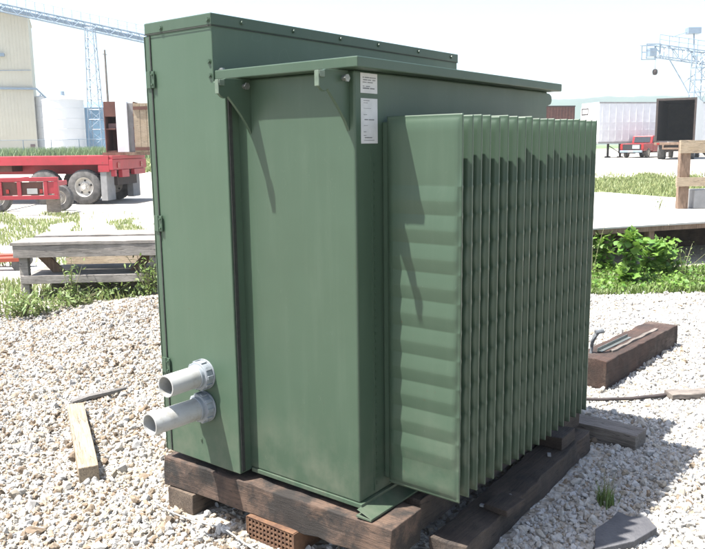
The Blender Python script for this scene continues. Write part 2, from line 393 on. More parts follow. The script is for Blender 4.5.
# radiator
X1, XN, R0, R1, ZB, ZT = .157, 1.405, .03, .342, .050, 1.458
b = MB(); b.box(X1+.004, XN-.004, -R0-.012, 0, .06, 1.44)
rad = b.build('radiator', 'green', tr, bevel=.006)
def fin_mesh():
    NY, NZ = 15, 190
    ys = np.concatenate([[0, .005, .011, .017, .03], np.linspace(.045, R1-R0-.045, 6), [R1-R0-.03, R1-R0-.017, R1-R0-.011, R1-R0-.005, R1-R0]]); NY = len(ys)
    Hh = ZT-ZB; zr = [Hh-(.245+.1043*(k+f)) for k in range(10) for f in (.012, .04, .12, .22, .32, .42, .50, .54, .64, .76, .88, .96, .988)]; zs = np.array(sorted([0, .006, .010, .016, .026, .05, .08, Hh-.016, Hh-.010, Hh-.006, Hh, Hh-.03, Hh-.06, Hh-.12, Hh-.18, Hh-.24]+zr)); NZ = len(zs)
    def bulge(u, z):
        w = R1-R0; e1 = min(u, w-u); e2 = min(z, Hh-z)
        a = smooth((e1-.005)/.012)*smooth((e2-.009)/.018)
        t = .0034 + a*.0070
        zz = Hh-z; p = .1043; z0 = .245           # ribs start this far below the top
        k = (zz-z0)/p
        if 0 <= k < 10:
            f = k-math.floor(k)
            prof = f/.52 if f < .52 else 1-(f-.52)/.48
            prof = .85*prof+.15*smooth(prof)
            t += a*.0056*prof - .0006*math.exp(-((f if f < .5 else f-1)/.07)**2)*a
            # pinched nibs along the outer edge
            t += .0026*math.exp(-((f if f < .5 else f-1)/.09)**2)*smooth((u-(w-.022))/.012)
        return t
    vs = []; fs = []
    for sgn in (-1, 1):
        for j, z in enumerate(zs):
            for i, u in enumerate(ys): vs.append((sgn*bulge(u, z), -u, z))
    o = NY*NZ
    for j in range(NZ-1):
        for i in range(NY-1):
            a = j*NY+i; fs.append((a, a+1, a+NY+1, a+NY)); fs.append((o+a, o+a+NY, o+a+NY+1, o+a+1))
    for j in range(NZ-1):
        for i in (0, NY-1): a = j*NY+i; fs.append((a, a+NY, o+a+NY, o+a))
    for i in range(NY-1):
        for j in (0, NZ-1): a = j*NY+i; fs.append((a, a+1, o+a+1, o+a))
    return vs, fs
b = MB(); v_, f_ = fin_mesh(); b.add(v_, f_)
fin = b.build('radiator_fin', 'green', rad, smooth='all', loc=(X1, -R0, ZB))
NF = 19
for i in range(1, NF):
    f = dupc(fin, rad, (X1+(XN-X1)*i/(NF-1)+rnd.uniform(-.003, .003), -R0, ZB+rnd.uniform(-.005, .004)))
    f.rotation_euler = (0, 0, R(rnd.uniform(-1.2, 1.2)))
# conduits
def conduit(p0, L, r, tilt, lab=None):
    # hollow pipe along -X from the cabinet face
    T = Tm(p0, rz=tilt) @ Matrix.Rotation(-math.pi/2, 4, 'Y')      # local Z -> -X
    b = MB(); b.lathe([(r, .02), (r, L-.002), (r-.001, L), (r-.006, L), (r-.0065, L-.002), (r-.0065, .02)], 32, T)
    o = b.build('conduit_stub', 'pvc', tr, smooth=True)
    c = MB(); prof = [(r+.001, .062), (r+.004, .060), (r+.0045, .045), (r+.013, .044), (r+.0145, .040), (r+.0145, .012), (r+.013, .008), (r+.020, .0075), (r+.020, .0005), (r*.5, .0005)]
    c.lathe(prof, 32, T)
    for k in range(10):
        a = 2*math.pi*k/10
        c.box(-.008, .008, r+.012, r+.019, .011, .041, T @ Matrix.Rotation(a, 4, 'Z'))
    c.build('coupling', 'pvcd', o, smooth=True, bevel=.001)
conduit((XC+e, .775, .405), .215, .046, R(2), None)
conduit((XC+e, .775, .262), .290, .047, R(-2), None)
b = MB(); b.tube((XC+e, .815, .10), (XC-.0, .815, .10), .006, 6); b.build('bolt', 'green', cabinet)

# ------------------------------------------------------------------ timbers under the transformer
sk = thing('timber_skid', 'oil-stained brown timber skid made of heavy beams carrying the green transformer', 'timber skid', (0, 0, GZ))
def part_rough(name, m, par, x0, x1, y0, y1, z0, z1, T=None, amp=.006, seed=0, off=-GZ):
    b = MB(); b.rough(x0, x1, y0, y1, z0+off, z1+off, amp, .07, T, seed); return b.build(name, m, par, smooth='all' if False else False, bevel=.004)
T = Tm((0, 0, 0), rz=R(2.2))
part_rough('beam', 'sill', sk, -.036, .182, -.165, 1.075, -.168, -.034, T, .009, 1)
part_rough('beam', 'sillx', sk, .195, 1.66, -.35, -.19, -.268, -.155, Tm((0, 0, 0), rz=R(2.6)), .010, 2)
part_rough('beam', 'sillx', sk, .24, 1.62, -.12, .06, -.168, -.036, None, .006, 3)
part_rough('beam', 'sillx', sk, 1.50, 1.70, -.17, 1.07, -.150, -.034, Tm((0, 0, 0), rz=R(-1)), .006, 4)
part_rough('block', 'blockx', sk, -.085, .25, .875, 1.045, -.31, -.170, None, .006, 5)
part_rough('block', 'sillx', sk, .9, 1.1, .5, .7, -.31, -.040, None, .006, 6)
part_rough('block', 'sillx', sk, 1.30, 1.48, -.31, -.155, -.154, -.09, Tm((0, 0, 0), rz=R(2)), .006, 7)
part_rough('block', 'sillx', sk, .55, .70, -.31, -.2, -.154, -.125, Tm((0, 0, 0), rz=R(-5)), .006, 8)
# perforated rusty block under the front beam
def perforated():
    t = thing('perforated_block', 'rusty brown perforated metal block wedged under the front skid beam', 'metal block', (0, .41, GZ))
    b = MB(); x0, x1, y0, y1, z0, z1 = -.075, .16, -.125, .125, -.03, .095
    b.box(x0+.012, x1, y0, y1, z0, z1); b.build('body', 'dark', t)
    g = MB(); ny, nz = 12, 6
    for i in range(ny+1):
        y = y0+(y1-y0)*i/ny; g.box(x0, x0+.0115, y-.004, y+.004, z0, z1)
    for j in range(nz+1):
        z = z0+(z1-z0)*j/nz
        for i in range(ny): y = y0+(y1-y0)*i/ny; g.box(x0+.0005, x0+.011, y+.0045, y+(y1-y0)/ny-.0045, z-.004, z+.004)
    g.build('grille', 'rust', t)
    s = MB(); s.box(x0-.002, x1+.002, y1+.0055, y1+.0095, z0, z1+.004); s.box(x0-.002, x1+.002, y0-.0095, y0-.0055, z0, z1+.004); s.box(x0-.002, x1+.002, y0-.005, y1+.005, z1+.0045, z1+.0065)
    s.build('shell', 'rust', t)
perforated()
b = MB(); b.rough(-.26, .26, -.075, .075, 0, .10, .006, .06, None, 3)
o = b.build('short_plank', 'greyd', bevel=.004); o.location = (1.90, -.215, tz(1.9, -.2)-.012); o.rotation_euler = (R(0), R(0), R(86))
tag(o, 'short grey plank sticking out from the back end of the skid timbers', 'plank')
b = MB(); b.rough(-.11, .11, -.11, .11, 0, .13, .008, .06, None, 31)
o = b.build('timber_offcut', 'sillx', bevel=.004); o.location = (1.86, .17, tz(1.86, .17)-.01); o.rotation_euler.z = R(12)
tag(o, 'dark timber offcut standing behind the last radiator fins beside the short grey plank', 'timber')
# loose debris chips on the lower beam
for i in range(4):
    x = rnd.uniform(.5, 1.25); y = rnd.uniform(-.33, -.2); b = MB(); s = rnd.uniform(.008, .016)
    vs = [(rnd.uniform(-1, 1)*s, rnd.uniform(-1, 1)*s, abs(rnd.uniform(0, 1))*s) for _ in range(8)]
    b.rough(-s, s, -s*.7, s*.7, 0, s, s*.4, s, None, i); o = b.build('stone_chip', 'concrete', sk, loc=(x, y, -.150-GZ)); o.rotation_euler.z = rnd.uniform(0, 3)

# ------------------------------------------------------------------ loose things on the gravel
def lay(o, x, y, rz, dz=0, rx=0, ry=0): o.location = (x, y, tz(x, y)+dz); o.rotation_euler = (rx, ry, rz)
b = MB(); b.rough(-.52, .52, -.048, .048, 0, .088, .003, .08, None, 11)
o = b.build('timber_offcut', 'pale', bevel=.004); lay(o, .10, 2.02, math.atan2(2.62-1.60, .43+.14), -.01)
tag(o, 'short cream sawn timber lying alone on the gravel left of the transformer', 'timber')
b = MB(); b.path([(-.19, .0, .03), (-.07, .015, .035), (.07, -.01, .04), (.2, .01, .035)], [.016, .022, .02, .009], 7)
o = b.build('stick', 'stick'); lay(o, .62, 2.62, R(-8), .0)
tag(o, 'thin grey driftwood stick on the gravel just above the cream timber', 'stick')
# railroad tie
ang = math.atan2(.008-.202+.10, 4.15-2.87)
t = thing('railway_sleeper', 'dark brown creosoted railway sleeper lying on gravel right of the radiator', 'sleeper', (3.56, .115, tz(3.5, .1)-.015), R(-4))
b = MB(); b.rough(-.74, .62, -.12, .12, 0, .20, .008, .07, None, 21); b.build('timber', 'tie', t, bevel=.006)
b = MB(); b.rough(-.50, .35, -.060, -.035, .198, .212, .006, .06, None, 22); b.build('splinter', 'greyd', t)
b = MB()
b.box(-.55, -.02, .030, .036, .196, .222); b.box(-.55, -.02, .0, .0298, .196, .202)
o = b.build('angle_iron', 'zinc', bevel=.002); o.matrix_world = Tm(t.location, rz=t.rotation_euler.z) ; o.location.z += .004
tag(o, 'short piece of light grey angle iron resting on top of the railway sleeper', 'angle iron')
b = MB(); b.path([(-.60, .06, .19), (-.585, .06, .24), (-.60, .05, .28), (-.59, .03, .33), (-.575, .015, .355)], [.012, .012, .014, .015, .012], 8)
b.tube((-.60, .03, .350), (-.55, -.005, .356), .016, 8)
o = b.build('bent_bolt', 'iron', smooth=True); o.matrix_world = Tm(t.location, rz=t.rotation_euler.z)
tag(o, 'bent dark grey iron bolt standing upright in the near end of the sleeper', 'bolt')
# cable
pts = []
for k, (px, py) in enumerate([(560, 396), (585, 395), (600, 395), (630, 393.5), (655, 391), (680, 388), (700, 386), (735, 386), (780, 392)]):
    d = fw + rt*((px-352)/F) - up*((py-274)/F); tt = (GZ+.03-CAM.z)/d.z; q = CAM+d*tt; pts.append((q.x, q.y, tz(q.x, q.y)+.03))
b = MB(); b.path(pts, [.011, .011, .011, .012, .014, .016, .018, .018, .014], 8)
o = b.build('cable', 'cable', smooth='all'); tag(o, 'thin dark cable lying across the gravel on the right', 'cable')
q = pts[5]
b = MB(); b.rough(-.20, .32, -.05, .05, 0, .035, .01, .06, None, 44)
o = b.build('wood_scrap', 'greyd', bevel=.003); lay(o, q[0]+.03, q[1]-.10, RIGHT+R(5), .015)
tag(o, 'thin dark wood scrap lying on the cable at the right edge', 'wood scrap')
# dark board at the lower right
b = MB(); b.prism([(-.25, -.10), (-.02, -.13), (.17, -.09), (.20, .02), (.12, .06), (.10, .13), (.02, .09), (-.12, .05)], 0, .03, 'z')
o = b.build('broken_slate', 'slate', bevel=.004); lay(o, .85, -.71, RIGHT+R(22), .015, R(3), R(-4)); o.scale = (.78, .78, 1)
tag(o, 'broken dark slate-like board lying on the gravel at the bottom right', 'board')
# thin white wire near the front block
b = MB(); pts = []
for k in range(9):
    x = -.42+.065*k; y = .62+.05*math.sin(k*.6)+(.08 if k < 2 else .05*k*.4); pts.append((x, .95-.075*k*1.0+.03*math.sin(k), tz(x, .9)+.03))
pts = [(-.14-.02*math.sin(k*.8), 1.06-.065*k, tz(-.1, 1)+.028+.006*math.sin(k)) for k in range(12)]
b.path(pts, .004, 6); o = b.build('wire', 'pvc', smooth='all'); tag(o, 'thin pale wire on the gravel in front of the left skid block', 'wire')

# ------------------------------------------------------------------ foliage helpers
def leaves(name, m, centers, n, spread, size, parent=None, lobed=True, up_bias=.3, seed=0, zmin=None):
    rs = np.random.RandomState(seed); V = []; Fc = []
    base = np.array([(0, 0, 0), (.32, .22, .05), (.5, .6, 0), (.2, .72, -.03), (0, 1.05, -.10), (-.2, .72, -.03), (-.5, .6, 0), (-.32, .22, .05), (0, .5, .06)]) if lobed else \
        np.array([(0, 0, 0), (.14, .3, .02), (.12, .65, 0), (0, 1, -.1), (-.12, .65, 0), (-.14, .3, .02), (0, .5, .03)])
    k = len(base)-1; tri = [(i, (i+1) % k, k) for i in range(k)]
    for c in centers:
        for _ in range(n):
            s = size*rs.uniform(.55, 1.25); p = np.array(c)+rs.normal(0, 1, 3)*np.array(spread)
            if zmin is not None: p[2] = max(p[2], zmin+.01)
            a = rs.uniform(0, 2*np.pi); til = rs.uniform(-.9, .9)+up_bias; ro = rs.uniform(-.6, .6)
            ca, sa, ct, st, cr_, sr_ = np.cos(a), np.sin(a), np.cos(til), np.sin(til), np.cos(ro), np.sin(ro)
            Rr = np.array([[cr_, 0, sr_], [0, 1, 0], [-sr_, 0, cr_]]); Rt = np.array([[1, 0, 0], [0, ct, -st], [0, st, ct]]); Ra = np.array([[ca, -sa, 0], [sa, ca, 0], [0, 0, 1]])
            q = (Ra@Rt@Rr@(base*s).T).T+p; o = len(V); V += list(q); Fc += [(o+a_, o+b_, o+c_) for a_, b_, c_ in tri]
    return npmesh(name, np.array(V), np.array(Fc), m, parent)
def blades(name, m, pts, hmin, hmax, w=.006, lean=.5, seed=0, parent=None, stuff=None):
    rs = np.random.RandomState(seed); pts = np.asarray(pts); n = len(pts)
    h = rs.uniform(hmin, hmax, n); a = rs.uniform(0, 2*np.pi, n); l = rs.uniform(.1, lean, n)*h
    dx, dy = np.cos(a), np.sin(a); V = np.zeros((n, 5, 3)); ww = w*rs.uniform(.6, 1.3, n)
    V[:, 0] = pts+np.stack([-dy*ww, dx*ww, 0*h], 1); V[:, 1] = pts+np.stack([dy*ww, -dx*ww, 0*h], 1)
    mid = pts+np.stack([dx*l*.35, dy*l*.35, h*.6], 1)
    V[:, 2] = mid+np.stack([dy*ww*.8, -dx*ww*.8, 0*h], 1); V[:, 3] = mid+np.stack([-dy*ww*.8, dx*ww*.8, 0*h], 1); V[:, 4] = pts+np.stack([dx*l, dy*l, h], 1)
    o = (np.arange(n)*5)[:, None]
    Fc = np.concatenate([o+np.array([[0, 1, 2]]), o+np.array([[0, 2, 3]]), o+np.array([[3, 2, 4]])])
    ob = npmesh(name, V.reshape(-1, 3), Fc, m, parent)
    if stuff: tag(ob, stuff[0], stuff[1], kind='stuff')
    return ob
def scatter(n, px0, px1, d0, d1, seed, f=None, dz=-.01):
    rs = np.random.RandomState(seed); out = []
    while len(out) < n:
        px = rs.uniform(px0, px1); d = math.sqrt(rs.uniform(d0*d0, d1*d1))
        if f and rs.uniform() > f(px, d): continue
        p = at(px, 150, d); out.append((p.x, p.y, tz(p.x, p.y)+dz))
    return out

# ------------------------------------------------------------------ left workbench
bl = at(24, 245, 8.15)
zt_ = .40; g0 = tz(bl.x, bl.y)
wb = thing('workbench', 'low weathered grey timber workbench with lower shelf, standing among weeds left of the cabinet', 'workbench', (bl.x, bl.y, g0), RIGHT+R(3))
top = .40-g0; Lb = 2.1
def wpart(n, m, *a, T=None, seed=0, amp=.004):
    b = MB(); b.rough(*a, amp, .15, T, seed); return b.build(n, m, wb, bevel=.003)
wpart('top_plank', 'greyw', -.13, Lb+.1, -.05, .40, top-.035, top, seed=1)
wpart('top_plank', 'greyw', -.03, Lb+.1, .41, .90, top-.025, top+.018, seed=2)
wpart('apron', 'greyw', -.11, Lb+.1, -.045, -.01, top-.165, top-.037, seed=3)
wpart('apron', 'greyw', -.05, Lb+.1, .84, .875, top-.155, top-.03, seed=4)
for x, y in ((-.02, .03), (1.36, .03), (.02, .75), (1.36, .75)):
    wpart('leg', 'greyd' if y > .5 else 'greyw', x-.045, x+.045, y-.04, y+.04, -.05, top-.04, seed=int(10*x)+6)
for sx, x in ((1, .06), (-1, 1.28)):
    T = Tm((x, .30, top-.16), ry=R(-42*sx))
    b = MB(); b.rough(-.05, .05, -.02, .02, -.36, .08, .003, .1, T, 5); b.build('brace', 'tan', wb)
    T = Tm((x+.06*sx, .74, top-.17), ry=R(-42*sx))
wpart('shelf', 'greyw', -.05, 1.9, -.0, .42, .235, .265, seed=7)
wpart('shelf', 'greyw', -.05, 1.9, .45, .85, .235, .265, seed=8)
wpart('shelf_rail', 'greyw', -.05, 1.9, -.04, -.002, .19, .275, seed=9)
wpart('shelf_rail', 'greyd', .14, 1.5, .34, .38, .06, .17, seed=10)
# low concrete kerb/board behind the bench
b = MB(); b.rough(0, 3.0, -.1, .1, -.05, .25, .01, .25, None, 3)
o = b.build('timber_beam', 'pale', bevel=.005); p = gat(60, 10.6); lay(o, p.x, p.y, RIGHT+R(2)); tag(o, 'long tan timber beam lying on the ground behind the workbench', 'timber beam')
# red hand truck stub at the left edge
p = gat(10, 10.4)
t = thing('pallet_jack', 'low red-orange pallet jack with dark wheel at the far left edge beside workbench', 'pallet jack', p, RIGHT+R(10))
b = MB(); b.box(-.9, .05, -.03, .13, .13, .19); b.box(-.9, .05, .34, .5, .13, .19); b.box(-1.0, -.9, -.03, .5, .10, .40); b.build('fork', 'orange', t, bevel=.01)
b = MB(); b.tube((-.02, -.02, .09), (-.02, .12, .09), .09, 20); b.tube((-.02, .36, .09), (-.02, .49, .09), .09, 20); b.build('wheel', 'rubber', t, smooth=True)

# weeds around the bench
def weed_plant(label, px, d, h, n, size, seed, name='weed', lob=False, group=None, m='weed', spread=.09):
    p = gat(px, d); t = thing(name, label, 'weed', p, 0, group); rs = random.Random(seed)
    b = MB(); cs = []
    for k in range(max(3, int(n/14))):
        a = rs.uniform(0, 6.28); l = rs.uniform(.05, spread*2.2); hh = h*rs.uniform(.55, 1)
        q = [(l*.0*math.cos(a), 0, -.02), (l*.4*math.cos(a), l*.4*math.sin(a), hh*.5), (l*math.cos(a), l*math.sin(a), hh)]
        b.path(q, [.005, .004, .002], 5)
        for s in range(6):
            u = .25+.75*s/5; cs.append((l*u*u*math.cos(a), l*u*u*math.sin(a), hh*u))
    b.build('stem', 'stem', t)
    leaves('foliage', m, cs, max(2, int(n/len(cs))+1), (spread*.35, spread*.35, h*.06), size, t, lob, .2, seed)
    return t
wl = 'leafy green weed '
weed_plant(wl+'growing up through the workbench shelf, left of its middle', 60, 7.75, .52, 90, .06, 1, group='weeds at the workbench')
weed_plant(wl+'spreading by the workbench left leg', 34, 7.5, .26, 120, .07, 2, group='weeds at the workbench', spread=.25)
weed_plant(wl+'in a low mat under the left half of the workbench', 66, 7.7, .22, 120, .07, 3, group='weeds at the workbench', spread=.25)
weed_plant(wl+'in a low clump under the middle of the workbench', 98, 8.0, .24, 110, .06, 4, group='weeds at the workbench', spread=.2)
weed_plant(wl+'standing tall by the workbench right leg against the cabinet', 141, 7.95, .52, 240, .07, 5, group='weeds at the workbench', spread=.16)
weed_plant(wl+'at the far left edge beside the workbench', 10, 7.4, .28, 200, .07, 6, group='weeds at the workbench', spread=.25)
# the little tuft right of the skid
p0_ = (1.10, -.56); t = thing('grass_tuft', 'small green grass tuft with dry seed stalks growing in the gravel right of the skid', 'grass tuft', (p0_[0], p0_[1], tz(*p0_)))
rs_ = np.random.RandomState(5); pts = np.stack([rs_.normal(0, .022, 90), rs_.normal(0, .022, 90), np.zeros(90)], 1)
blades('blades', 'weed', pts, .03, .10, .0026, .9, 6, t)
pts = np.stack([rs_.normal(0, .02, 14), rs_.normal(0, .02, 14), np.zeros(14)], 1); blades('stalks', 'stem', pts, .12, .22, .0013, .45, 8, t)

# grass stuff
def gmask(px, d):
    return 1 if (noise.noise(Vector((px*.03, d*.35, 0)))*.9+.15) > 0 else 0
def low_left(px, d):
    v = noise.noise(Vector((px*.035, d*.6, 3.)))
    return 1 if v > -.05 else .06
g = scatter(7500, -60, 150, 10.8, 20, 1, lambda px, d: (1 if noise.noise(Vector((px*.028, d*.45, 1.)))+(.22 if px < 75 else -.28)+(.1 if 13 < d < 18 else -.15) > .05 else .03))
g += scatter(2400, -60, 152, 7.2, 9.3, 2, lambda px, d: 1 if d > 7.25+.006*max(px, 0)-.15*noise.noise(Vector((px*.1, d, 5))) else 0)
blades('yard_grass', 'grass', g, .04, .13, .009, .8, 3, None, ('patchy short grass growing in the dusty yard behind the workbench', 'grass'))
g = scatter(8000, 560, 800, 8.1, 8.8, 4) + scatter(5000, 560, 800, 8.7, 9.6, 5)
blades('verge_grass', 'weed', g, .03, .10, .008, .9, 5, None, ('low bright green verge of grass and clover in front of the plywood platform', 'grass'))
g = scatter(30000, 540, 800, 19, 36, 6, lambda px, d: 1 if (d < 34-abs(px-640)*.05+3*noise.noise(Vector((px*.05, d*.2, 0)))) else .05)
blades('meadow_grass', 'grass', g, .08, .24, .02, .7, 7, None, ('yellow-green strip of rough grass between the platform and the parked trailers', 'grass'))

cs = scatter(260, 560, 800, 8.2, 9.4, 14, None, .04); o = leaves('verge_clover', 'vine', cs, 9, (.07, .07, .03), .045, None, True, .6, 41)
tag(o, 'low mixed leafy ground cover creeping along the edge of the right verge', 'ground cover', kind='stuff')
cs = scatter(45, -60, 152, 7.45, 8.6, 15, None, .05); o = leaves('bench_ground_cover', 'weed', cs, 9, (.08, .08, .04), .05, None, False, .5, 42)
tag(o, 'low leafy ground cover creeping around the feet of the workbench', 'ground cover', kind='stuff')
# ------------------------------------------------------------------ right platform
pz = .30
pf = at(590, 230, 9.6)
plat = thing('timber_platform', 'wide low timber platform with bleached white plywood top, vines growing under its front', 'platform', (pf.x, pf.y, GZ), RIGHT+R(20))
zt2 = pz-GZ
b = MB()
for i in range(5):
    for j in range(3):
        b.box(-1.2+i*1.22, -1.2+i*1.22+1.212, .0+j*2.0, j*2.0+1.99, zt2-.02, zt2+rnd.uniform(0, .004))
b.build('plywood_top', 'deckw', plat)
b = MB(); b.rough(-1.2, 4.9, .012, .05, zt2-.085, zt2-.021, .004, .3, None, 1); b.build('fascia', 'tan', plat)
for x in (-.9, .33, 1.02, 2.3, 3.5):
    b = MB(); b.rough(x-.045, x+.045, .06, .15, 0 if x not in (1.02,) else .28, zt2-.022, .004, .1, None, 2); b.build('post', 'tan', plat)
b = MB()
b.rough(-1.2, 4.9, .9, .98, zt2-.16, zt2-.022, .004, .3); b.rough(-1.2, 4.9, 1.4, 1.5, .0, zt2-.18, .004, .3, None, 5)  # joist, then a dark back board added to darken the space under the deck
b.rough(-1.2, 4.9, 3.5, 3.58, 0, zt2-.022, .004, .3); b.rough(-1.2, 4.9, 5.8, 5.88, 0, zt2-.022, .004, .3)
b.build('joist_and_shade_board', 'sillx', plat)
# frame of posts on its right end
pr = at(678, 205, 12.2)
wf = thing('timber_rack', 'upright tan timber rack with two cross rails standing on the platform at the right edge', 'rack', (pr.x, pr.y, pz+.004), RIGHT)
b = MB(); b.rough(0, .16, 0, .1, 0, 1.08, .004, .2); b.build('post', 'tan', wf)
b = MB(); b.rough(1.5, 1.66, 0, .1, 0, 1.08, .004, .2); b.build('post', 'tan', wf)
b = MB(); b.rough(-.03, 1.7, -.055, -.004, .88, 1.08, .004, .2); b.build('rail', 'pale', wf)
b = MB(); b.rough(-.06, 1.7, -.055, -.004, .36, .50, .004, .2); b.build('rail', 'pale', wf)
b = MB(); b.rough(.25, 1.4, .0, .3, 0, .30, .006, .15); o = b.build('concrete_block', 'concrete', bevel=.01); lay(o, pr.x, pr.y, RIGHT); o.location.z = pz+.006
tag(o, 'grey concrete block sitting behind the lower rail of the timber rack', 'block')
# vines
vl = 'broad-leaved bright green vine '
def vine(label, px, d, h, n, spread, size, seed, m='vine'):
    p = gat(px, d); t = thing('vine', label, 'vine', p, 0, 'vines along the platform'); rs = random.Random(seed); b = MB(); cs = []
    for k in range(5):
        a = rs.uniform(0, 6.28); q = []
        for s in range(6):
            u = s/5; q.append((spread*.5*u*math.cos(a+u), spread*.5*u*math.sin(a+u), h*u)); cs.append(q[-1])
        b.path(q, [.006]*6, 5)
    b.build('stem', 'stem', t); leaves('foliage', m, cs, n//len(cs), (spread*.33, spread*.33, h*.07), size, t, True, .5, seed, zmin=0)
vine(vl+'climbing highest, up past the platform edge at its second post', 635, 8.7, .56, 260, .15, .105, 1)
vine(vl+'in shade under the platform, nearest the radiator', 604, 9.5, .42, 220, .24, .11, 2)
vine(vl+'of medium height just right of the tallest vine', 658, 9.2, .36, 200, .22, .11, 3)
vine(vl+'low under the platform between its front post and the right edge', 677, 9.4, .36, 150, .22, .09, 4)
weed_plant('spindly pale-leaved weed under the platform at the right edge', 690, 9.0, .40, 110, .045, 21, spread=.2, group='vines along the platform')
pw = at(652, 205, 12.6)
t = weed_plant('thin upright weed standing before the white platform top near the timber rack', 662, 12.0, .3, 80, .05, 22, spread=.12); t.location.z = pz+.004
weed_plant('thin tall weed at the fins edge of the platform', 597, 9.3, .75, 50, .05, 23, spread=.1)

# ------------------------------------------------------------------ red flatbed trailer, left
def wheel(par, loc, r=.53, w=.28, face=-1, name='wheel', dual=False):
    e_ = MB(); T = Tm((0, 0, 0)) @ Matrix.Rotation(math.pi/2, 4, 'X')     # axis -> local -Y
    prof = [(r*.56, -w/2), (r*.62, -w/2-.004), (r*.9, -w/2), (r*.985, -w/2+.03), (r, -w/2+.06), (r, w/2-.06), (r*.985, w/2-.03), (r*.9, w/2), (r*.6, w/2), (r*.56, w/2)]
    e_.lathe(prof, 36, T)
    for k in range(36):
        a = 2*math.pi*k/36
        e_.box(-.02, .02, r-.006, r+.008, -w/2+.05, w/2-.05, T @ Matrix.Rotation(a, 4, 'Z'))
    wo = e_.build(name, 'rubber', par, smooth=True, loc=loc)
    q = MB(); s = w/2*.98
    q.lathe([(r*.57, s), (r*.53, s-.01), (r*.50, s-.05), (r*.44, s-.10), (r*.30, s-.09), (r*.27, s-.045), (r*.14, s-.035), (r*.13, s+.03), (.0005, s+.03)], 30, T)
    q.lathe([(r*.56, -s), (r*.4, -s+.03), (.0005, -s+.03)], 30, T)
    for k in range(10):
        a = 2*math.pi*k/10; c = T @ Vector((r*.21*math.cos(a), r*.21*math.sin(a), s-.04)); q.tube(c, c+Vector((0, -.03, 0)), .014, 6)
    q.build('rim', 'rim', wo, smooth=True)
    for k in range(5 if r > .52 else 0):
        h = MB()
        a = 2*math.pi*k/5+.3; c = T @ Vector((r*.37*math.cos(a), r*.37*math.sin(a), s-.094)); h.tube(c, c+Vector((0, -.006, 0)), r*.06, 12)
        h.build('hand_hole', 'black', wo)
    return wo
rc = at(109, 157, 23.0); gz = tz(rc.x, rc.y)
fb = thing('flatbed_trailer', 'long faded red flatbed trailer with tandem wheels and white mudflap, behind the workbench', 'flatbed trailer', (rc.x, rc.y, gz), RIGHT+R(-7))
dk = 1.19-gz
b = MB(); b.box(-12.2, .12, -.02, 2.52, dk-.10, dk); b.box(-12.2, .0, -.06, -.025, dk-.26, dk+.012); b.box(-12.2, .0, 2.525, 2.56, dk-.26, dk+.012)
b.box(-12.2, -.1, .7, .82, dk-.55, dk-.11); b.box(-12.2, -.1, 1.7, 1.82, dk-.55, dk-.11)
b.build('deck', 'red', fb, bevel=.008)
b = MB()
for i in range(20): b.box(-12+i*.6, -11.93+i*.6, .0, 2.5, dk-.24, dk-.105)
b.build('crossmember', 'dark', fb)
b = MB(); b.box(.005, .13, -.06, 2.56, dk-.42, dk-.11); b.box(-.35, .004, -.055, .03, dk-.48, dk-.265)
b.box(.02, .15, .02, .16, dk-.62, dk-.425); b.box(.02, .15, .55, 1.1, dk-.66, dk-.425); b.box(.02, .15, 1.5, 2.4, dk-.60, dk-.425)
b.build('rear_sill', 'red', fb, bevel=.01)
for y in (.25, 2.05): b = MB(); b.box(.132, .15, y, y+.17, dk-.36, dk-.2); b.build('tail_light', 'lamp', fb)
b = MB(); b.box(-.9, .0, .5, 2.0, dk-.9, dk-.56); b.tube((-.7, .5, dk-.8), (-.7, 2.0, dk-.8), .1, 12); b.build('suspension', 'dark', fb)
xw = -.85
for x in (xw, xw-1.28):
    wheel(fb, (x, .12, .53)); wheel(fb, (x, 2.3, .53), face=1)
    b = MB(); b.tube((x, .2, .53), (x, 2.3, .53), .07, 10); b.build('axle', 'dark', fb)
for y in (.0, 1.95):
    b = MB(); b.box(-.12, -.105, y-.03, y+.55, .12, dk-.27); b.box(-.30, -.121, y-.03, y-.015, .12, dk-.27); b.build('mudflap', 'concrete', fb)
b = MB(); b.box(-5.5, -3.2, .1, 2.4, dk-.45, dk-.2); b.build('side_box', 'brown', fb)
# load on it
pl = at(106, 150, 24.0)
ld = thing('steel_cabinet', 'open brown and white steel cabinet standing on the flatbed deck', 'cabinet', (pl.x, pl.y, gz+dk+.10), RIGHT+R(4))
b = MB(); b.box(0, .03, 0, 1.0, 0, 1.56); b.box(.0305, .36, .0, .03, 1.1, 1.56); b.box(.0305, .36, .03, 1.0, 1.5, 1.56); b.box(.0305, .36, .9, 1.0, 0, 1.49); b.box(.0305, .33, .03, .89, .0, .05); b.box(.0305, .33, .03, .89, .70, .74)
b.build('frame', 'brown', ld, bevel=.004)
b = MB(); b.box(.05, .34, .31, .6, .742, .90); b.build('shelf_box', 'pink', ld)
b = MB(); b.box(.37, .72, -.02, 1.0, .0, 1.55); b.build('side_panel', 'white', ld, bevel=.01)
b = MB(); b.box(.722, .90, .1, 1.0, .0, 1.52); b.build('end_panel', 'concrete', ld, bevel=.01)
b = MB(); b.box(.905, .94, .0, 1.0, 0, 1.55)
for z in (.3, .7, 1.1): b.box(.9, .945, -.03, -.001, z, z+.08)
b.build('post', 'brown', ld)
pk = MB(); pk.box(-.1, 2.6, -.05, .05, 0, .096); pk.box(-.1, 2.6, .9, 1.05, 0, .096); pk.box(.15, .25, .06, .89, 0.002, .09)
o = pk.build('bearer', 'tan'); o.location = (pl.x, pl.y, gz+dk+.002); o.rotation_euler.z = RIGHT+R(4); tag(o, 'tan timber bearers lying on the flatbed deck under the cabinet and crate', 'bearers')
pc = at(135.5, 150, 24.0)
cr_ = thing('timber_crate', 'tall tan weathered crate on the flatbed deck, partly hidden by the transformer', 'crate', (pc.x, pc.y, gz+dk+.10), RIGHT+R(4))
b = MB()
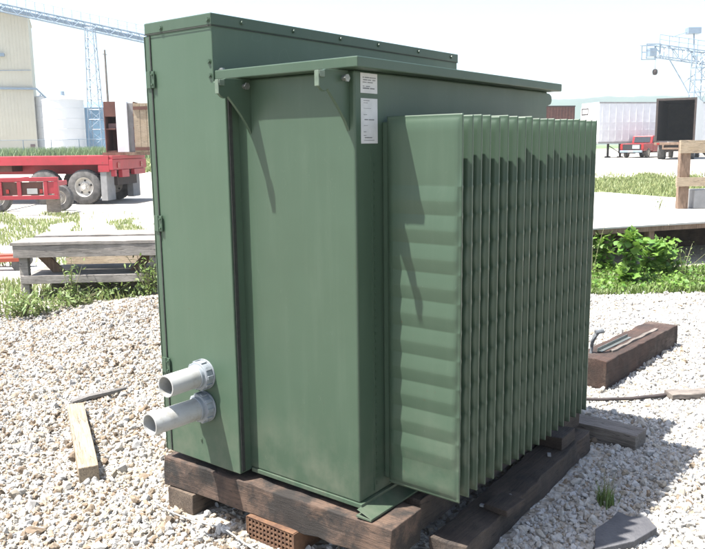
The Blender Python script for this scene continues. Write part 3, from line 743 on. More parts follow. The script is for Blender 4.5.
for i in range(6): b.rough(i*.2, i*.2+.19, 0, .03, 0, 1.5, .004, .3, None, i)
b.box(0, 1.19, .035, 1.0, 0, 1.48); b.build('boards', 'pale', cr_)
for z in (.05, 1.3): b = MB(); b.box(0, 1.2, -.03, -.004, z, z+.1); b.build('batten', 'brown', cr_)
# small red trailer
rp = at(58, 190, 19.5); gz2 = tz(rp.x, rp.y)
st = thing('low_trailer', 'low rusty red trailer end with tail lights and number plate, nearest at the left edge', 'trailer', (rp.x, rp.y, gz2), RIGHT+R(3))
h_ = .70-gz2
b = MB(); b.box(-2.45, 0, -.0, .12, h_-.10, h_); b.box(-2.45, .0, .0, .1, h_-.56, h_-.46)
for x in (-2.45, -1.5, -1.02, -.36, -.10): b.box(x, x+.10, .002, .11, h_-.455, h_-.105)
b.box(-2.4, -2.3, .125, 4.5, h_-.24, h_-.12); b.box(-.2, -.1, .125, 1.1, h_-.24, h_-.12); b.box(-.32, -.10, .02, .1, h_-.42, h_-.12)
b.build('frame', 'red', st, bevel=.006)
b = MB(); b.box(-2.44, -.4, .04, .1, h_-.45, h_-.12); b.build('rear_panel', 'brown', st)
b = MB(); b.box(-.78, -.52, .012, .03, h_-.42, h_-.28); b.build('number_plate', 'plate', st)
for x in (-.46, -1.3): b = MB(); b.box(x, x+.07, .0, .03, h_-.40, h_-.30); b.build('tail_light', 'lamp', st)
b = MB(); b.box(-.42, -.06, .3, .32, .05, h_-.46); b.build('mudflap', 'greyd', st)
wheel(st, (-.45, 1.5, .36), r=.36, w=.22); wheel(st, (-2.1, 1.5, .36), r=.36, w=.22)

# ------------------------------------------------------------------ far right vehicles
ptr = at(598, 141, 60); gzr = .22
tb = thing('box_trailer', 'long white box trailer with front refrigeration unit, parked beyond the platform', 'box trailer', (ptr.x, ptr.y, tz(ptr.x, ptr.y)), RIGHT+R(14))
z0 = 1.25; z1 = at(598, 102.5, 60).z-tb.location.z
b = MB(); b.box(0, 13.5, 0, 2.6, z0, z1); bd = b.build('body', 'white', tb, bevel=.03)
b = MB(); 
for i in range(22): b.box(.3+i*.6, .34+i*.6, -.02, 0, z0+.15, z1-.12)
for z in (z0+.9, z0+1.5): b.box(.1, 13.4, -.018, 0, z, z+.03)
b.build('side_rib', 'white', tb)
b = MB(); b.box(-.01, 13.5, -.02, 2.62, z0-.14, z0-.002); b.box(-.015, 13.5, -.02, -.002, z1-.10, z1+.01); b.build('rail', 'concrete', tb)
b = MB(); b.box(-.42, -.002, .7, 2.0, z1-1.35, z1-.35); b.build('refrigeration_unit', 'white', tb, bevel=.05)
b = MB(); b.box(-.435, -.425, .85, 1.85, z1-.95, z1-.86); b.box(-.435, -.425, .85, 1.85, z1-.5, z1-.42); b.box(-.435, -.425, .85, .95, z1-.859, z1-.501); b.box(-.435, -.425, 1.75, 1.85, z1-.859, z1-.501); b.build('grille', 'dark', tb)
for y in (.35, 2.1): b = MB(); b.box(2.2, 2.34, y, y+.12, .1, z0-.15); b.box(2.08, 2.46, y-.08, y+.2, 0, .1); b.build('landing_leg', 'dark', tb)
b = MB()
b.tube((2.27, .4, .9), (4.0, .4, .35), .04, 6); b.tube((2.27, .4, .35), (2.27, 2.2, 1.0), .03, 6)
b.build('landing_brace', 'dark', tb)
b = MB(); b.box(3.4, 6.6, .1, .14, .35, .75); b.box(3.4, 3.5, .15, 2.4, .3, z0-.15); b.build('side_guard', 'dark', tb)
for x in (10.6, 11.9): wheel(tb, (x, .25, .5), r=.5); wheel(tb, (x, 2.3, .5), r=.5)
# second trailer far behind the radiator top left (brown/dark bit)
pb = at(563, 128, 66)
bt = thing('shipping_container', 'brown steel container standing just left of the white trailer, above the fins', 'container', (pb.x-0, pb.y, tz(pb.x, pb.y)), RIGHT+R(10))
hh = at(563, 106, 66).z-bt.location.z
b = MB(); b.box(-3.5, 1.05, 0, 2.4, .0, hh)
for i in range(16): b.box(-3.4+i*.28, -3.28+i*.28, -.03, 0, .1, hh-.1)
b.build('body', 'brown', bt)
b = MB(); b.box(-3.52, 1.07, -.035, 2.42, hh-.09, hh+.01); b.build('top_rail', 'dark', bt)

# dark box truck seen from behind, open
pt = at(655, 141.5, 52); tk = thing('box_truck', 'box truck seen from behind with open dark cargo box and tan bumper, beside the pickup', 'truck', (pt.x, pt.y, tz(pt.x, pt.y)), RIGHT+R(-28))
zf = 1.22; W = 2.45; zh = at(655, 99.5, 52).z-tk.location.z; Lk = 6.5
b = MB(); b.box(0, .06, 0, Lk, zf, zh); b.box(W-.06, W, 0, Lk, zf, zh); b.box(.061, W-.061, 0, Lk, zh-.06, zh); b.box(.061, W-.061, Lk-.06, Lk, zf, zh-.061)
b.build('box', 'white', tk)
b = MB(); b.box(.062, .08, .02, Lk-.08, zf+.06, zh-.08); b.box(W-.08, W-.062, .02, Lk-.08, zf+.06, zh-.08); b.box(.081, W-.081, Lk-.09, Lk-.07, zf+.06, zh-.08); b.box(.081, W-.081, .02, Lk-.1, zh-.09, zh-.065)
b.box(.062, W-.062, .0, Lk-.07, zf, zf+.05)
b.build('interior', 'interior', tk)
b = MB(); b.box(-.03, .10, -.05, -.002, zf-.05, zh+.02); b.box(W-.1, W+.03, -.05, -.002, zf-.05, zh+.02); b.box(.101, W-.101, -.05, -.002, zh-.12, zh+.02)
b.build('rear_frame', 'dark', tk)
b = MB(); b.box(-.05, W+.05, -.08, .2, zf-.24, zf-.06); b.box(.5, W-.4, -.3, -.1, .68, .80); b.box(.5, .6, -.29, -.1, .80, zf-.24); b.box(W-.5, W-.4, -.29, -.1, .80, zf-.24)
b.build('bumper', 'tan', tk, bevel=.01)
b = MB(); b.box(.6, W-.6, .1, Lk+2.3, .55, zf-.1); b.build('chassis', 'dark', tk)
for x in (.12, W-.3): b = MB(); b.box(x, x+.18, -.09, -.081, zf-.2, zf-.1); b.build('tail_light', 'lamp', tk)
def truck_wheel(par, loc, r):
    w = wheel(par, loc, r=r, w=.3); return w
for x in (.3, W-.3):
    w = wheel(tk, (x, 1.6, .5), r=.5, w=.5); w.rotation_euler.z = math.pi/2
    w = wheel(tk, (x, Lk+1.2, .5), r=.5, w=.3); w.rotation_euler.z = math.pi/2
b = MB(); b.box(.12, W-.12, Lk+.1, Lk+2.1, .7, 2.5); b.build('cab', 'white', tk, bevel=.15)
# pickup, rear three quarter
pp = at(620, 156, 59); pu = thing('pickup_truck', 'red pickup truck seen from behind with dark tailgate, between white trailer and box truck', 'pickup', (pp.x, pp.y, tz(pp.x, pp.y)), RIGHT+R(-42))
# local: x across (0..1.85), y forward
Wp = 1.8
b = MB()
b.prism([(0, .55), (0, 1.08), (1.9, 1.12), (1.9, .55)], .0, Wp, 'x')
b.prism([(1.905, .5), (1.905, 1.12), (3.3, 1.10), (4.75, 1.02), (5.0, .8), (5.0, .45), (1.905, .45)], .0, Wp, 'x')
b.build('body', 'redc', pu, bevel=.04)
b = MB(); b.prism([(1.92, 1.125), (2.1, 1.68), (2.9, 1.70), (3.5, 1.12)], .1, Wp-.1, 'x'); b.build('cab', 'redc', pu, bevel=.04)
b = MB(); b.prism([(2.02, 1.17), (2.16, 1.60), (2.86, 1.62), (3.28, 1.17)], .085, .099, 'x'); b.prism([(2.02, 1.17), (2.16, 1.60), (2.86, 1.62), (3.28, 1.17)], Wp-.099, Wp-.085, 'x')
b.prism([(1.905, 1.18), (1.925, 1.18), (2.07, 1.60), (2.05, 1.60)], .28, Wp-.28, 'x'); b.build('window', 'glass', pu)
b = MB(); b.box(.2, Wp-.2, -.03, -.002, .62, 1.05); b.build('tailgate', 'black', pu, bevel=.01)
for x in (0, Wp-.17): b = MB(); b.box(x, x+.17, -.02, -.002, .68, 1.02); b.build('tail_light', 'lamp', pu)
b = MB(); b.box(0.05, Wp-.05, -.2, -.02, .42, .58); b.build('bumper', 'steel', pu, bevel=.02)
b = MB(); b.box(.72, 1.08, -.215, -.205, .44, .57); b.box(.95, 1.5, -.04, -.031, .7, .98); b.build('number_plate', 'plate', pu)
for x in (.1, Wp-.1):
    for y in (1.0, 4.1):
        w = wheel(pu, (x, y, .38), r=.38, w=.24); w.rotation_euler.z = math.pi/2 if x > 1 else -math.pi/2

# ------------------------------------------------------------------ far left: buildings, tank, fence, conveyor
def upright(px0, px1, ptop, depth, rot=0, pbase=150):
    p = at(px0, pbase, depth); w = (px1-px0)/F*depth; z = tz(p.x, p.y); h = at((px0+px1)/2, ptop, depth).z-z
    return Vector((p.x, p.y, z)), w, h
# beige grain building
p, w, h = upright(-30, 38, 19, 105)
pR = upright(38, 40, 19, 105)[0]; p = Vector((pR.x-w*math.cos(RIGHT+R(20)), pR.y-w*math.sin(RIGHT+R(20)), p.z))
t = thing('grain_building', 'tall windowless beige building at the far left behind the fence', 'building', p, RIGHT+R(20))
b = MB(); b.box(0, w, 0, 12, 0, h); b.build('wall', 'beige', t)
b = MB(); b.box(-.1, w+.1, -.15, 12, h+.002, h+.35); b.build('parapet', 'beige', t)
zl = at(20, 90, 105).z-p.z; zl2 = at(20, 72, 105).z-p.z; zl3 = at(10, 58, 105).z-p.z
b = MB(); b.box(0, w+.5, -.5, -.01, zl-.12, zl+.12); b.tube((w+.4, -.3, zl), (w+1.7, -.3, zl-1.4), .12, 8); b.build('gutter', 'steel', t)
b = MB(); b.tube((0, -.2, zl2-.3), (w-.1, -.2, zl2), .05, 6); b.build('pipe', 'steel', t)
b = MB(); b.box(w-6.2, w-3.2, -.6, -.01, zl3-.2, zl3+.2); b.build('vent', 'steel', t)
b = MB(); b.box(w-.9, w-.3, -.1, -.01, 0, 2.1); b.build('door', 'brown', t)
b = MB()
for i in range(1, 24): b.box(w-i*.42, w-i*.42+.03, -.02, -.001, 0, h)
b.build('cladding_rib', 'beige', t)
# white tanks
def silo(label, px0, px1, ptop, depth, m='whitew'):
    p, w, h = upright(px0, px1, ptop, depth); r = w/2; c = at((px0+px1)/2, 150, depth); c.z = tz(c.x, c.y)
    t = thing('storage_tank', label, 'tank', c, 0, 'white storage tanks')
    b = MB(); b.lathe([(r, 0), (r, h-.12*r), (r+.06, h-.12*r), (r+.06, h-.08*r), (r*.5, h+.08*r), (.01, h+.14*r)], 40); b.build('shell', m, t, smooth=True)
    b = MB()
    for k in range(1, 6): z = h*k/6; b.lathe([(r+.002, z-.03), (r+.03, z), (r+.002, z+.03)], 40)
    b.build('band', 'white', t)
    b = MB(); b.tube((0, 0, h+.1*r), (0, 0, h+.35*r), r*.10, 10); b.build('vent', 'steel', t)
silo('wide white cylindrical storage tank between beige building and blue shed', 47, 86, 99, 100)
silo('slim white storage tank tight against the beige building', 39, 50, 97, 108)
p, w, h = upright(84, 112, 108, 112)
t = thing('blue_shed', 'light blue metal shed behind the lattice tower', 'shed', p, RIGHT+R(4))
b = MB(); b.box(0, w, 0, 9, 0, h); b.build('wall', 'blue', t)
b = MB(); b.prism([(-.2, h), (9.2, h), (4.5, h+1.1)], -.2, w+.2, 'x'); b.build('roof', 'blue', t)
b = MB(); b.box(.3, .5, -.08, -.01, 0, h); b.box(w-.5, w-.3, -.08, -.01, 0, h); b.build('door_frame', 'steel', t)
# fence
f0 = gat(-60, 78); f1 = gat(230, 78); fl = (f1-f0).length; rz = math.atan2(f1.y-f0.y, f1.x-f0.x)
t = thing('chain_link_fence', 'grey chain link fence with round posts crossing behind the red flatbed', 'fence', f0, rz)
FH = 2.3; b0 = MB(); b0.tube((0, 0, -.1), (0, 0, FH), .04, 6); po = b0.build('post', 'steel', t)
n = int(fl/2.85)
for i in range(1, n+1): dupc(po, t, (i*2.85, 0, 0))
b = MB(); b.tube((0, 0, FH-.02), (n*2.85, 0, FH-.02), .022, 5); b.build('top_rail', 'steel', t)
b = MB(); V = []; Fc = []
ln = n*2.85; stp = .16
for s in (-1, 1):
    x = -FH
    while x < ln+FH:
        xa, xb = x, x+FH; za, zb = (0, FH) if s > 0 else (FH, 0)
        if xa >= 0 and xb <= ln: b.tube((xa, .01*s, za), (xb, .01*s, zb), .006, 3, cap=False)
        x += stp
b.build('wire_mesh', 'steel', t, fix=False)
# weed bank along the fence
rs_ = np.random.RandomState(9); pts = []
for _ in range(30000):
    u = rs_.uniform(0, 1); v = rs_.normal(0, 1.6); q = f0.lerp(f1, u); nx, ny = math.cos(rz+math.pi/2), math.sin(rz+math.pi/2)
    x, y = q.x+nx*(v+.5), q.y+ny*(v+.5); pts.append((x, y, tz(x, y)-.02))
blades('fence_weeds', 'far', pts, .3, 1.7, .045, .6, 3, None, ('tall green weeds growing in a bank along the chain link fence', 'weeds'))
g = scatter(26000, -60, 200, 44, 76, 16)
blades('field_grass', 'grass', g, .15, .4, .06, .6, 13, None, ('mown green field between the red flatbed and the chain link fence', 'grass'))

# lattice conveyors
def lattice(b, p0, p1, w, h, nseg, r, rail=False):
    p0 = Vector(p0); p1 = Vector(p1); d = (p1-p0); ax = d.normalized(); side = ax.cross(Vector((0, 0, 1))).normalized()*w/2; u = Vector((0, 0, h/2))
    C = [(side+u), (side-u), (-side-u), (-side+u)]
    for c in C: b.tube(p0+c, p1+c, r, 5)
    for i in range(nseg):
        a = p0+d*i/nseg; e2 = p0+d*(i+1)/nseg
        for k in range(4):
            c1, c2 = C[k], C[(k+1) % 4]
            b.tube(a+c1, a+c2, r*.6, 4); b.tube(a+(c1 if i % 2 else c2), e2+(c2 if i % 2 else c1), r*.6, 4)
        if rail: b.tube(a+side+u, a+side+u+Vector((0, 0, 1.1)), r*.5, 4)
    if rail: b.tube(p0+side+u+Vector((0, 0, 1.1)), p1+side+u+Vector((0, 0, 1.1)), r*.6, 4); b.tube(p0+side+u+Vector((0, 0, .55)), p1+side+u+Vector((0, 0, .55)), r*.5, 4)
def tower(b, base, topz, w0, w1, n, r):
    bx, by, bz = base
    cs = lambda z: w0+(w1-w0)*(z-bz)/(topz-bz)
    K = ((-1, -1), (1, -1), (1, 1), (-1, 1)); q = Matrix.Rotation(RIGHT, 3, 'Z')
    def P(k, z): s = cs(z)/2; v = q @ Vector((K[k][0]*s, K[k][1]*s, 0)); return Vector((bx+v.x, by+v.y, z))
    for k in range(4): b.tube(P(k, bz), P(k, topz), r, 5)
    for i in range(n):
        za = bz+(topz-bz)*i/n; zb = bz+(topz-bz)*(i+1)/n
        for k in range(4):
            b.tube(P(k, zb), P((k+1) % 4, zb), r*.6, 4); b.tube(P(k, za) if i % 2 else P((k+1) % 4, za), P((k+1) % 4, zb) if i % 2 else P(k, zb), r*.55, 4)
cv = thing('grain_conveyor', 'long pale blue steel lattice conveyor bridge sloping across the upper left sky', 'conveyor', gat(98, 100))
off = cv.location
b = MB(); A_ = at(-90, -12, 100)-off; B_ = at(330, 79, 100)-off
lattice(b, A_, B_, 1.3, 1.0, 46, .07, True); b.build('truss', 'steel', cv)
b = MB(); n_ = (B_-A_).normalized(); sd = n_.cross(Vector((0, 0, 1))).normalized()*.45
b.add([A_+sd-Vector((0, 0, .3)), A_-sd-Vector((0, 0, .3)), B_-sd-Vector((0, 0, .3)), B_+sd-Vector((0, 0, .3)), A_+sd+Vector((0, 0, .15)), A_-sd+Vector((0, 0, .15)), B_-sd+Vector((0, 0, .15)), B_+sd+Vector((0, 0, .15))],
      [(0, 1, 2, 3), (4, 7, 6, 5), (0, 4, 5, 1), (2, 6, 7, 3), (1, 5, 6, 2), (0, 3, 7, 4)]); b.build('belt_housing', 'steel', cv)
tc_ = (0, 0, 0); b = MB(); tower(b, tc_, at(98, 31, 100).z-off.z, 1.75, 1.0, 13, .06); b.build('tower', 'steel', cv)
c3 = gat(300, 100)-off; b = MB(); tower(b, tuple(c3), at(300, 74, 100).z-off.z, 1.75, 1.0, 6, .06); b.build('tower', 'steel', cv)
c4 = gat(-70, 100)-off; b = MB(); tower(b, tuple(c4), at(-70, -6, 100).z-off.z, 1.75, 1.0, 13, .06); b.build('tower', 'steel', cv)
# utility pole
p = gat(111, 90); ph = at(110, 52, 90).z-p.z
t = thing('utility_pole', 'plain dark utility pole rising behind the steel cabinet', 'pole', p); b = MB(); b.tube((0, 0, 0), (0, 0, ph), .17, 8, .11); b.build('shaft', 'greyd', t)
b = MB(); b.tube((-.3, 0, ph-.5), (.3, 0, ph-.5), .04, 5); b.build('crossarm', 'greyd', t)
# right hand conveyor head
cr = thing('loading_conveyor', 'pale steel lattice loading conveyor with hanging weight at the upper right edge', 'conveyor', gat(692, 90)); off = cr.location
b = MB(); A_ = at(657, 51, 90)-off; B_ = at(900, 86, 90)-off; lattice(b, A_, B_, 1.6, 1.3, 26, .07, True); b.build('truss', 'steel', cr)
b = MB(); c = at(651, 52, 90)-off; T = Tm(c, rz=RIGHT); b2 = MB()
for x0_, x1_ in ((-.85, -.75), (.75, .85)):
    for y0_, y1_ in ((-.8, -.7), (.7, .8)): b2.box(x0_, x1_, y0_, y1_, -.85, .85, T)
for z in (-.85, .0, .75): b2.box(-.85, .85, -.8, -.72, z, z+.1, T); b2.box(-.85, .85, .72, .8, z, z+.1, T)
b2.box(-.3, .5, -.5, .5, -.5, .4, T); b2.build('head_frame', 'steel', cr)
w_ = at(655, 72, 90)-off; b = MB(); b.tube(w_+Vector((0, 0, .3)), w_+Vector((0, 0, 2.2)), .03, 5); b.build('hanging_cable', 'steel', cr)
b = MB(); b.lathe([(.01, -.38), (.22, -.32), (.30, -.1), (.30, .12), (.2, .3), (.01, .34)], 14, Tm(w_)); b.build('weight', 'dark', cr, smooth=True)
b = MB(); j = at(683, 83, 90)-off
for q in ((668, 57), (712, 62)): b.tube(at(*q, 90)-off, j, .07, 5)
b.tube(j, at(690, 96, 90)-off, .07, 5)
b.tube(at(640, 46, 90)-off+Vector((0, 0, 0)), at(660, 44, 90)-off, .04, 5)
b.build('strut', 'steel', cr)
b = MB(); tower(b, tuple(gat(694, 90)-off), at(694, 57, 90).z-off.z, 1.6, 1.2, 8, .07); b.build('tower', 'steel', cr)
b = MB(); b.tube(at(694, 57, 90)-off, at(694, 30, 90)-off, .08, 6); b.tube(at(694, 30, 90)-off, at(672, 37, 90)-off, .05, 5)
c = at(692, 31, 90)-off; b.box(-.6, .9, -.5, .5, -.35, .35, Tm(c, rz=RIGHT)); b.build('mast', 'steel', cr)

# ------------------------------------------------------------------ hills
def hills():
    V = []; Fc = []; n = 160; m_ = 10
    for i in range(n):
        px = 330+i*(1100-330)/(n-1)
        ph = 96.5-4.5*math.sin((px-560)/70.)*.6 + 3*noise.noise(Vector((px*.02, 1, 0)))-1.2*noise.noise(Vector((px*.09, 3, 0)))
        ph += 60*max(0, (520-px)/250.)**1.5
        for j in range(m_):
            d = 820+j*45; base = at(px, 150, d); t_ = j/(m_-1); hz = at(px, ph, 920).z*math.sin(math.pi*min(1, t_*1.25))**.8 if t_*1.25 < 1 else 0
            hz += 4*noise.noise(Vector((base.x*.01, base.y*.01, 0)))*math.sin(math.pi*t_)
            V.append((base.x, base.y, .2+max(-1, hz)))
    for i in range(n-1):
        for j in range(m_-1): a = i*m_+j; Fc.append((a, a+1, a+m_+1, a+m_))
    me = bpy.data.meshes.new('hills'); me.from_pydata(V, [], Fc); me.materials.append(mat('wooded_hillside', (.045, .075, .06), (.06, .10, .07), .02, .9))
    o = bpy.data.objects.new('hills', me); COL.objects.link(o); tag(o, 'low wooded hills fading into haze on the right skyline', None, kind='structure')
    me.polygons.foreach_set('use_smooth', [True]*len(me.polygons))
hills()

# ------------------------------------------------------------------ ground
def ground():
    rs = [0]+[.35*i for i in range(1, 60)]; r = rs[-1]
    while r < 2600: r *= 1.09; rs.append(r)
    nA = 240; V = [(CAM.x, CAM.y, tz(CAM.x, CAM.y))]; Fc = []
    for r in rs[1:]:
        for a in range(nA):
            t_ = 2*math.pi*a/nA; x = CAM.x+r*math.cos(t_); y = CAM.y+r*math.sin(t_); V.append((x, y, tz(x, y)))
    for a in range(nA): Fc.append((0, 1+a, 1+(a+1) % nA))
    for k in range(len(rs)-2):
        for a in range(nA):
            i0 = 1+k*nA+a; i1 = 1+k*nA+(a+1) % nA; Fc.append((i0, i0+nA, i1+nA, i1))
    me = bpy.data.meshes.new('ground'); me.from_pydata(V, [], Fc); me.polygons.foreach_set('use_smooth', [True]*len(me.polygons))
    m, nt, b = new_mat('gravel_yard'); N = nt.nodes; L = nt.links
    tc = N.new('ShaderNodeTexCoord')
    vo = N.new('ShaderNodeTexVoronoi'); vo.inputs['Scale'].default_value = 30; L.new(tc.outputs['Object'], vo.inputs['Vector'])
    sep = N.new('ShaderNodeSeparateColor'); L.new(vo.outputs['Color'], sep.inputs[0])
    cr = N.new('ShaderNodeValToRGB'); el = cr.color_ramp.elements; el[0].color = (.20, .17, .13, 1); el[1].color = (.40, .375, .33, 1); el[0].position = .1; el[1].position = .8
    L.new(sep.outputs[0], cr.inputs[0])
    n1 = N.new('ShaderNodeTexNoise'); n1.inputs['Scale'].default_value = .35; n1.inputs['Detail'].default_value = 8; L.new(tc.outputs['Object'], n1.inputs['Vector'])
    cr2 = N.new('ShaderNodeValToRGB'); el = cr2.color_ramp.elements; el[0].color = (.31, .285, .245, 1); el[1].color = (.42, .40, .36, 1); el[0].position = .35; el[1].position = .62
    L.new(n1.outputs['Fac'], cr2.inputs[0])
    # distance from the gravel heap: pebbly near, dusty far
    vm = N.new('ShaderNodeVectorMath'); vm.operation = 'DISTANCE'; L.new(tc.outputs['Object'], vm.inputs[0]); vm.inputs[1].default_value = (CAM.x, CAM.y, GZ)
    mr = N.new('ShaderNodeMapRange'); mr.inputs[1].default_value = 8.0; mr.inputs[2].default_value = 10.0; L.new(vm.outputs['Value'], mr.inputs[0])
    mx = N.new('ShaderNodeMix'); mx.data_type = 'RGBA'; L.new(mr.outputs[0], mx.inputs[0]); L.new(cr.outputs[0], mx.inputs[6]); L.new(cr2.outputs[0], mx.inputs[7])
    # green cast of sparse turf far out
    mr2 = N.new('ShaderNodeMapRange'); mr2.inputs[1].default_value = 130; mr2.inputs[2].default_value = 200; L.new(vm.outputs['Value'], mr2.inputs[0])
    mx2 = N.new('ShaderNodeMix'); mx2.data_type = 'RGBA'; L.new(mr2.outputs[0], mx2.inputs[0]); L.new(mx.outputs[2], mx2.inputs[6]); mx2.inputs[7].default_value = (.09, .13, .05, 1)
    L.new(mx2.outputs[2], b.inputs['Base Color']); b.inputs['Roughness'].default_value = .95
    bp = N.new('ShaderNodeBump'); bp.inputs['Strength'].default_value = .8; bp.inputs['Distance'].default_value = .02; L.new(vo.outputs['Distance'], bp.inputs['Height']); L.new(bp.outputs[0], b.inputs['Normal'])
    me.materials.append(m); o = bpy.data.objects.new('ground', me); COL.objects.link(o); tag(o, 'bright dusty gravel yard', None, kind='structure')
ground()

# gravel stones: one object, points carrying instanced crushed stones
def gravel():
    n = 300000; rs = np.random.RandomState(3)
    az = YAW+rs.uniform(-R(40), R(40), n); d = np.sqrt(rs.uniform(1.6**2, 9.3**2, n))
    rel = (az-YAW)/R(25); edge = np.where(rel > 0, 8.15, 9.0+.3*rel)+.12*np.sin(az*9)+.25*np.sin(az*23+1)+rs.normal(0, .18, n)
    keep = d < edge
    x = CAM.x+d*np.cos(az); y = CAM.y+d*np.sin(az)
    keep &= ~((x > .25) & (x < 1.45) & (y > .05) & (y < 1.0))
    # on the heavy beams there are no stones
    x, y = x[keep], y[keep]; n = len(x)
    sz = np.exp(rs.normal(0, .42, n))*.0082; sz = np.clip(sz, .0035, .024); big = rs.uniform(0, 1, n) < .012; sz[big] *= 1.5
    z = np.array([tz(a, b_) for a, b_ in zip(x, y)])+rs.uniform(-.3, .9, n)*sz
    under = (x > -.1) & (x < 1.72) & (y > -.36) & (y < 1.08); z[under] -= .012
    tn = np.array([.10*noise.noise(Vector((a*1.1, b_*1.1, 0)))+.10*noise.noise(Vector((a*3, b_*3, 4))) for a, b_ in zip(x, y)]); wr = np.clip((YAW-np.arctan2(y-CAM.y, x-CAM.x))/R(12), -1, 1)*.5+.5; tn = np.clip(rs.uniform(0, 1, n)**(1.4-.75*wr)+tn+.05*wr, 0, 1)
    me = bpy.data.meshes.new('gravel'); me.vertices.add(n); me.vertices.foreach_set('co', np.stack([x, y, z], 1).astype(np.float32).ravel())
    at_ = me.attributes.new('rot', 'FLOAT_VECTOR', 'POINT'); at_.data.foreach_set('vector', rs.uniform(0, 6.28, (n, 3)).astype(np.float32).ravel())
    sc = np.stack([sz*rs.uniform(.8, 1.35, n), sz*rs.uniform(.7, 1.1, n), sz*rs.uniform(.5, .95, n)], 1)
    at_ = me.attributes.new('scl', 'FLOAT_VECTOR', 'POINT'); at_.data.foreach_set('vector', sc.astype(np.float32).ravel())
    at_ = me.attributes.new('idx', 'INT', 'POINT'); at_.data.foreach_set('value', rs.randint(0, 6, n).astype(np.int32))
    at_ = me.attributes.new('tone', 'FLOAT', 'POINT'); at_.data.foreach_set('value', tn.astype(np.float32))
    m, nt, b = new_mat('crushed_limestone'); N = nt.nodes; L = nt.links
    a = N.new('ShaderNodeAttribute'); a.attribute_type = 'INSTANCER'; a.attribute_name = 'tone'
    cr = N.new('ShaderNodeValToRGB'); E = cr.color_ramp.elements
    stops = [(0, (.22, .17, .12)), (.05, (.42, .31, .21)), (.13, (.56, .46, .34)), (.28, (.68, .62, .52)), (.5, (.74, .71, .65)), (.8, (.76, .74, .70)), (1, (.82, .81, .79))]
    while len(E) < len(stops): E.new(.5)
    for e_, (p_, c_) in zip(E, stops): e_.position = p_; e_.color = (*[q*.465 for q in c_], 1)
    L.new(a.outputs['Fac'], cr.inputs[0])
    tc = N.new('ShaderNodeTexCoord'); nz = N.new('ShaderNodeTexNoise'); nz.inputs['Scale'].default_value = 2.2; nz.inputs['Detail'].default_value = 5; L.new(tc.outputs['Object'], nz.inputs['Vector'])
    mr = N.new('ShaderNodeMapRange'); mr.inputs[1].default_value = .3; mr.inputs[2].default_value = .7; mr.inputs[3].default_value = .78; mr.inputs[4].default_value = 1.08; L.new(nz.outputs['Fac'], mr.inputs[0])
    mx = N.new('ShaderNodeMix'); mx.data_type = 'RGBA'; mx.blend_type = 'MULTIPLY'; mx.inputs[0].default_value = 1; L.new(cr.outputs[0], mx.inputs[6]); L.new(mr.outputs[0], mx.inputs[7])
    L.new(mx.outputs[2], b.inputs['Base Color']); b.inputs['Roughness'].default_value = .85
    o = bpy.data.objects.new('gravel', me); COL.objects.link(o); me.materials.append(m)
    tag(o, 'cream and tan crushed limestone gravel covering the ground around the transformer', 'gravel', kind='stuff')
    ng = bpy.data.node_groups.new('gravel_stones', 'GeometryNodeTree')
    ng.interface.new_socket('Geometry', in_out='INPUT', socket_type='NodeSocketGeometry'); ng.interface.new_socket('Geometry', in_out='OUTPUT', socket_type='NodeSocketGeometry')
    G = ng.nodes; K = ng.links; gi = G.new('NodeGroupInput'); go = G.new('NodeGroupOutput')
    g2i = G.new('GeometryNodeGeometryToInstance')
    for k in range(6):
        ic = G.new('GeometryNodeMeshIcoSphere'); ic.inputs['Radius'].default_value = 1; ic.inputs['Subdivisions'].default_value = 2
        pos = G.new('GeometryNodeInputPosition'); ad = G.new('ShaderNodeVectorMath'); ad.inputs[1].default_value = (k*7.3, k*2.1, k*4.4); K.new(pos.outputs[0], ad.inputs[0])
        nn = G.new('ShaderNodeTexNoise'); nn.inputs['Scale'].default_value = .8; nn.inputs['Detail'].default_value = 1.5; K.new(ad.outputs[0], nn.inputs['Vector'])
        sb = G.new('ShaderNodeVectorMath'); sb.operation = 'SUBTRACT'; K.new(nn.outputs['Color'], sb.inputs[0]); sb.inputs[1].default_value = (.5, .5, .5)
        ml = G.new('ShaderNodeVectorMath'); ml.operation = 'SCALE'; ml.inputs['Scale'].default_value = 1.9; K.new(sb.outputs[0], ml.inputs[0])
        sp = G.new('GeometryNodeSetPosition'); K.new(ic.outputs['Mesh'], sp.inputs['Geometry']); K.new(ml.outputs[0], sp.inputs['Offset'])
        ss = G.new('GeometryNodeSetShadeSmooth'); K.new(sp.outputs[0], ss.inputs[0]); ss.inputs['Shade Smooth'].default_value = False
        sm = G.new('GeometryNodeSetMaterial'); sm.inputs['Material'].default_value = m; K.new(ss.outputs[0], sm.inputs['Geometry'])
        K.new(sm.outputs[0], g2i.inputs[0])
    iop = G.new('GeometryNodeInstanceOnPoints'); K.new(gi.outputs[0], iop.inputs['Points']); K.new(g2i.outputs[0], iop.inputs['Instance']); iop.inputs['Pick Instance'].default_value = True
    def na(n_, ty):
        q = G.new('GeometryNodeInputNamedAttribute'); q.data_type = ty; q.inputs['Name'].default_value = n_; return q
    K.new(na('idx', 'INT').outputs['Attribute'], iop.inputs['Instance Index'])
    K.new(na('rot', 'FLOAT_VECTOR').outputs['Attribute'], iop.inputs['Rotation']); K.new(na('scl', 'FLOAT_VECTOR').outputs['Attribute'], iop.inputs['Scale'])
    K.new(iop.outputs[0], go.inputs[0])
    md = o.modifiers.new('stones', 'NODES'); md.node_group = ng
gravel()

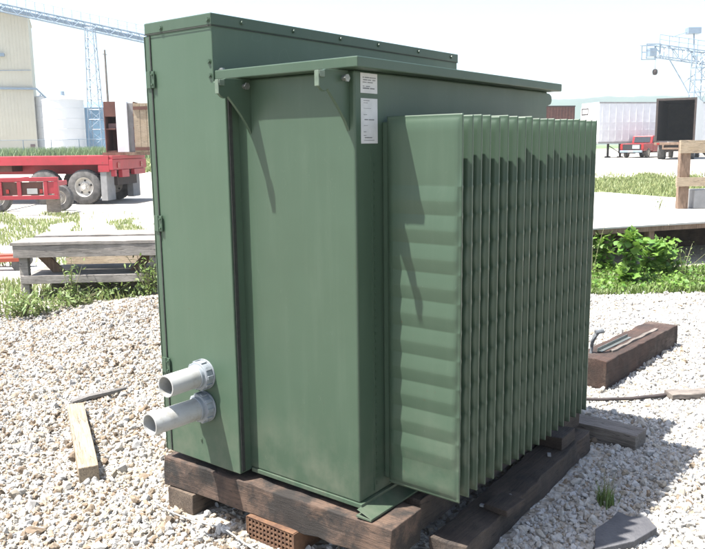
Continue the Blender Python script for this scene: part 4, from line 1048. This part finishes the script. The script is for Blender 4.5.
# ------------------------------------------------------------------ air
HZ = True
if HZ:
    b = MB(); b.box(-400, 1500, -900, 1500, -6, 110); o = b.build('haze', 'white'); o.data.materials.clear()
    m = bpy.data.materials.new('haze_air'); m.use_nodes = True; nt = m.node_tree; nt.nodes.remove(nt.nodes['Principled BSDF'])
    pv = nt.nodes.new('ShaderNodeVolumePrincipled'); pv.inputs['Color'].default_value = (.84, .92, 1, 1); pv.inputs['Density'].default_value = .0004; pv.inputs['Anisotropy'].default_value = .3
    nt.links.new(pv.outputs[0], nt.nodes['Material Output'].inputs['Volume']); o.data.materials.append(m)
    tag(o, 'pale summer haze over the yard and hills', 'haze', kind='stuff')

# ------------------------------------------------------------------ light
W_ = bpy.data.worlds.new('World'); S.world = W_; W_.use_nodes = True; nt = W_.node_tree; bg = nt.nodes['Background']
sky = nt.nodes.new('ShaderNodeTexSky'); sky.sky_type = 'NISHITA'; sky.sun_disc = False
travel = Vector((1, -.68, -2.7)).normalized(); to = -travel
el = math.asin(to.z); azs = math.atan2(to.x, to.y)      # compass-like angle from +Y
sky.sun_elevation = el; sky.sun_rotation = azs; sky.air_density = 1.0; sky.dust_density = 2.5; sky.ozone_density = 1.0
nt.links.new(sky.outputs[0], bg.inputs[0]); bg.inputs[1].default_value = .09
sl = bpy.data.lights.new('sun', 'SUN'); sl.energy = 5.0; sl.angle = R(.53); sl.color = (1, .96, .90)
so = bpy.data.objects.new('sun', sl); COL.objects.link(so); so.rotation_euler = travel.to_track_quat('-Z', 'Y').to_euler(); so.location = (0, 0, 20)

# ------------------------------------------------------------------ camera
cd = bpy.data.cameras.new('camera'); co = bpy.data.objects.new('camera', cd); COL.objects.link(co)
cd.sensor_width = 36; cd.lens = 36*F/705; cd.clip_start = .05; cd.clip_end = 6000
cd.shift_x = (352.5-352)/705; cd.shift_y = (274.0-274.5)/705
mw = Matrix.Identity(4)
for i in range(3): mw[i][0] = rt[i]; mw[i][1] = up[i]; mw[i][2] = -fw[i]; mw[i][3] = CAM[i]
co.matrix_world = mw; S.camera = co
S.view_settings.view_transform = 'Standard'; S.view_settings.look = 'None'; S.view_settings.gamma = 1; S.view_settings.use_curve_mapping = False
S.view_settings.exposure = 1.8
S.render.engine = 'CYCLES'; S.cycles.volume_max_steps = 64; S.cycles.max_bounces = 8; S.cycles.volume_bounces = 1; S.cycles.use_denoising = True
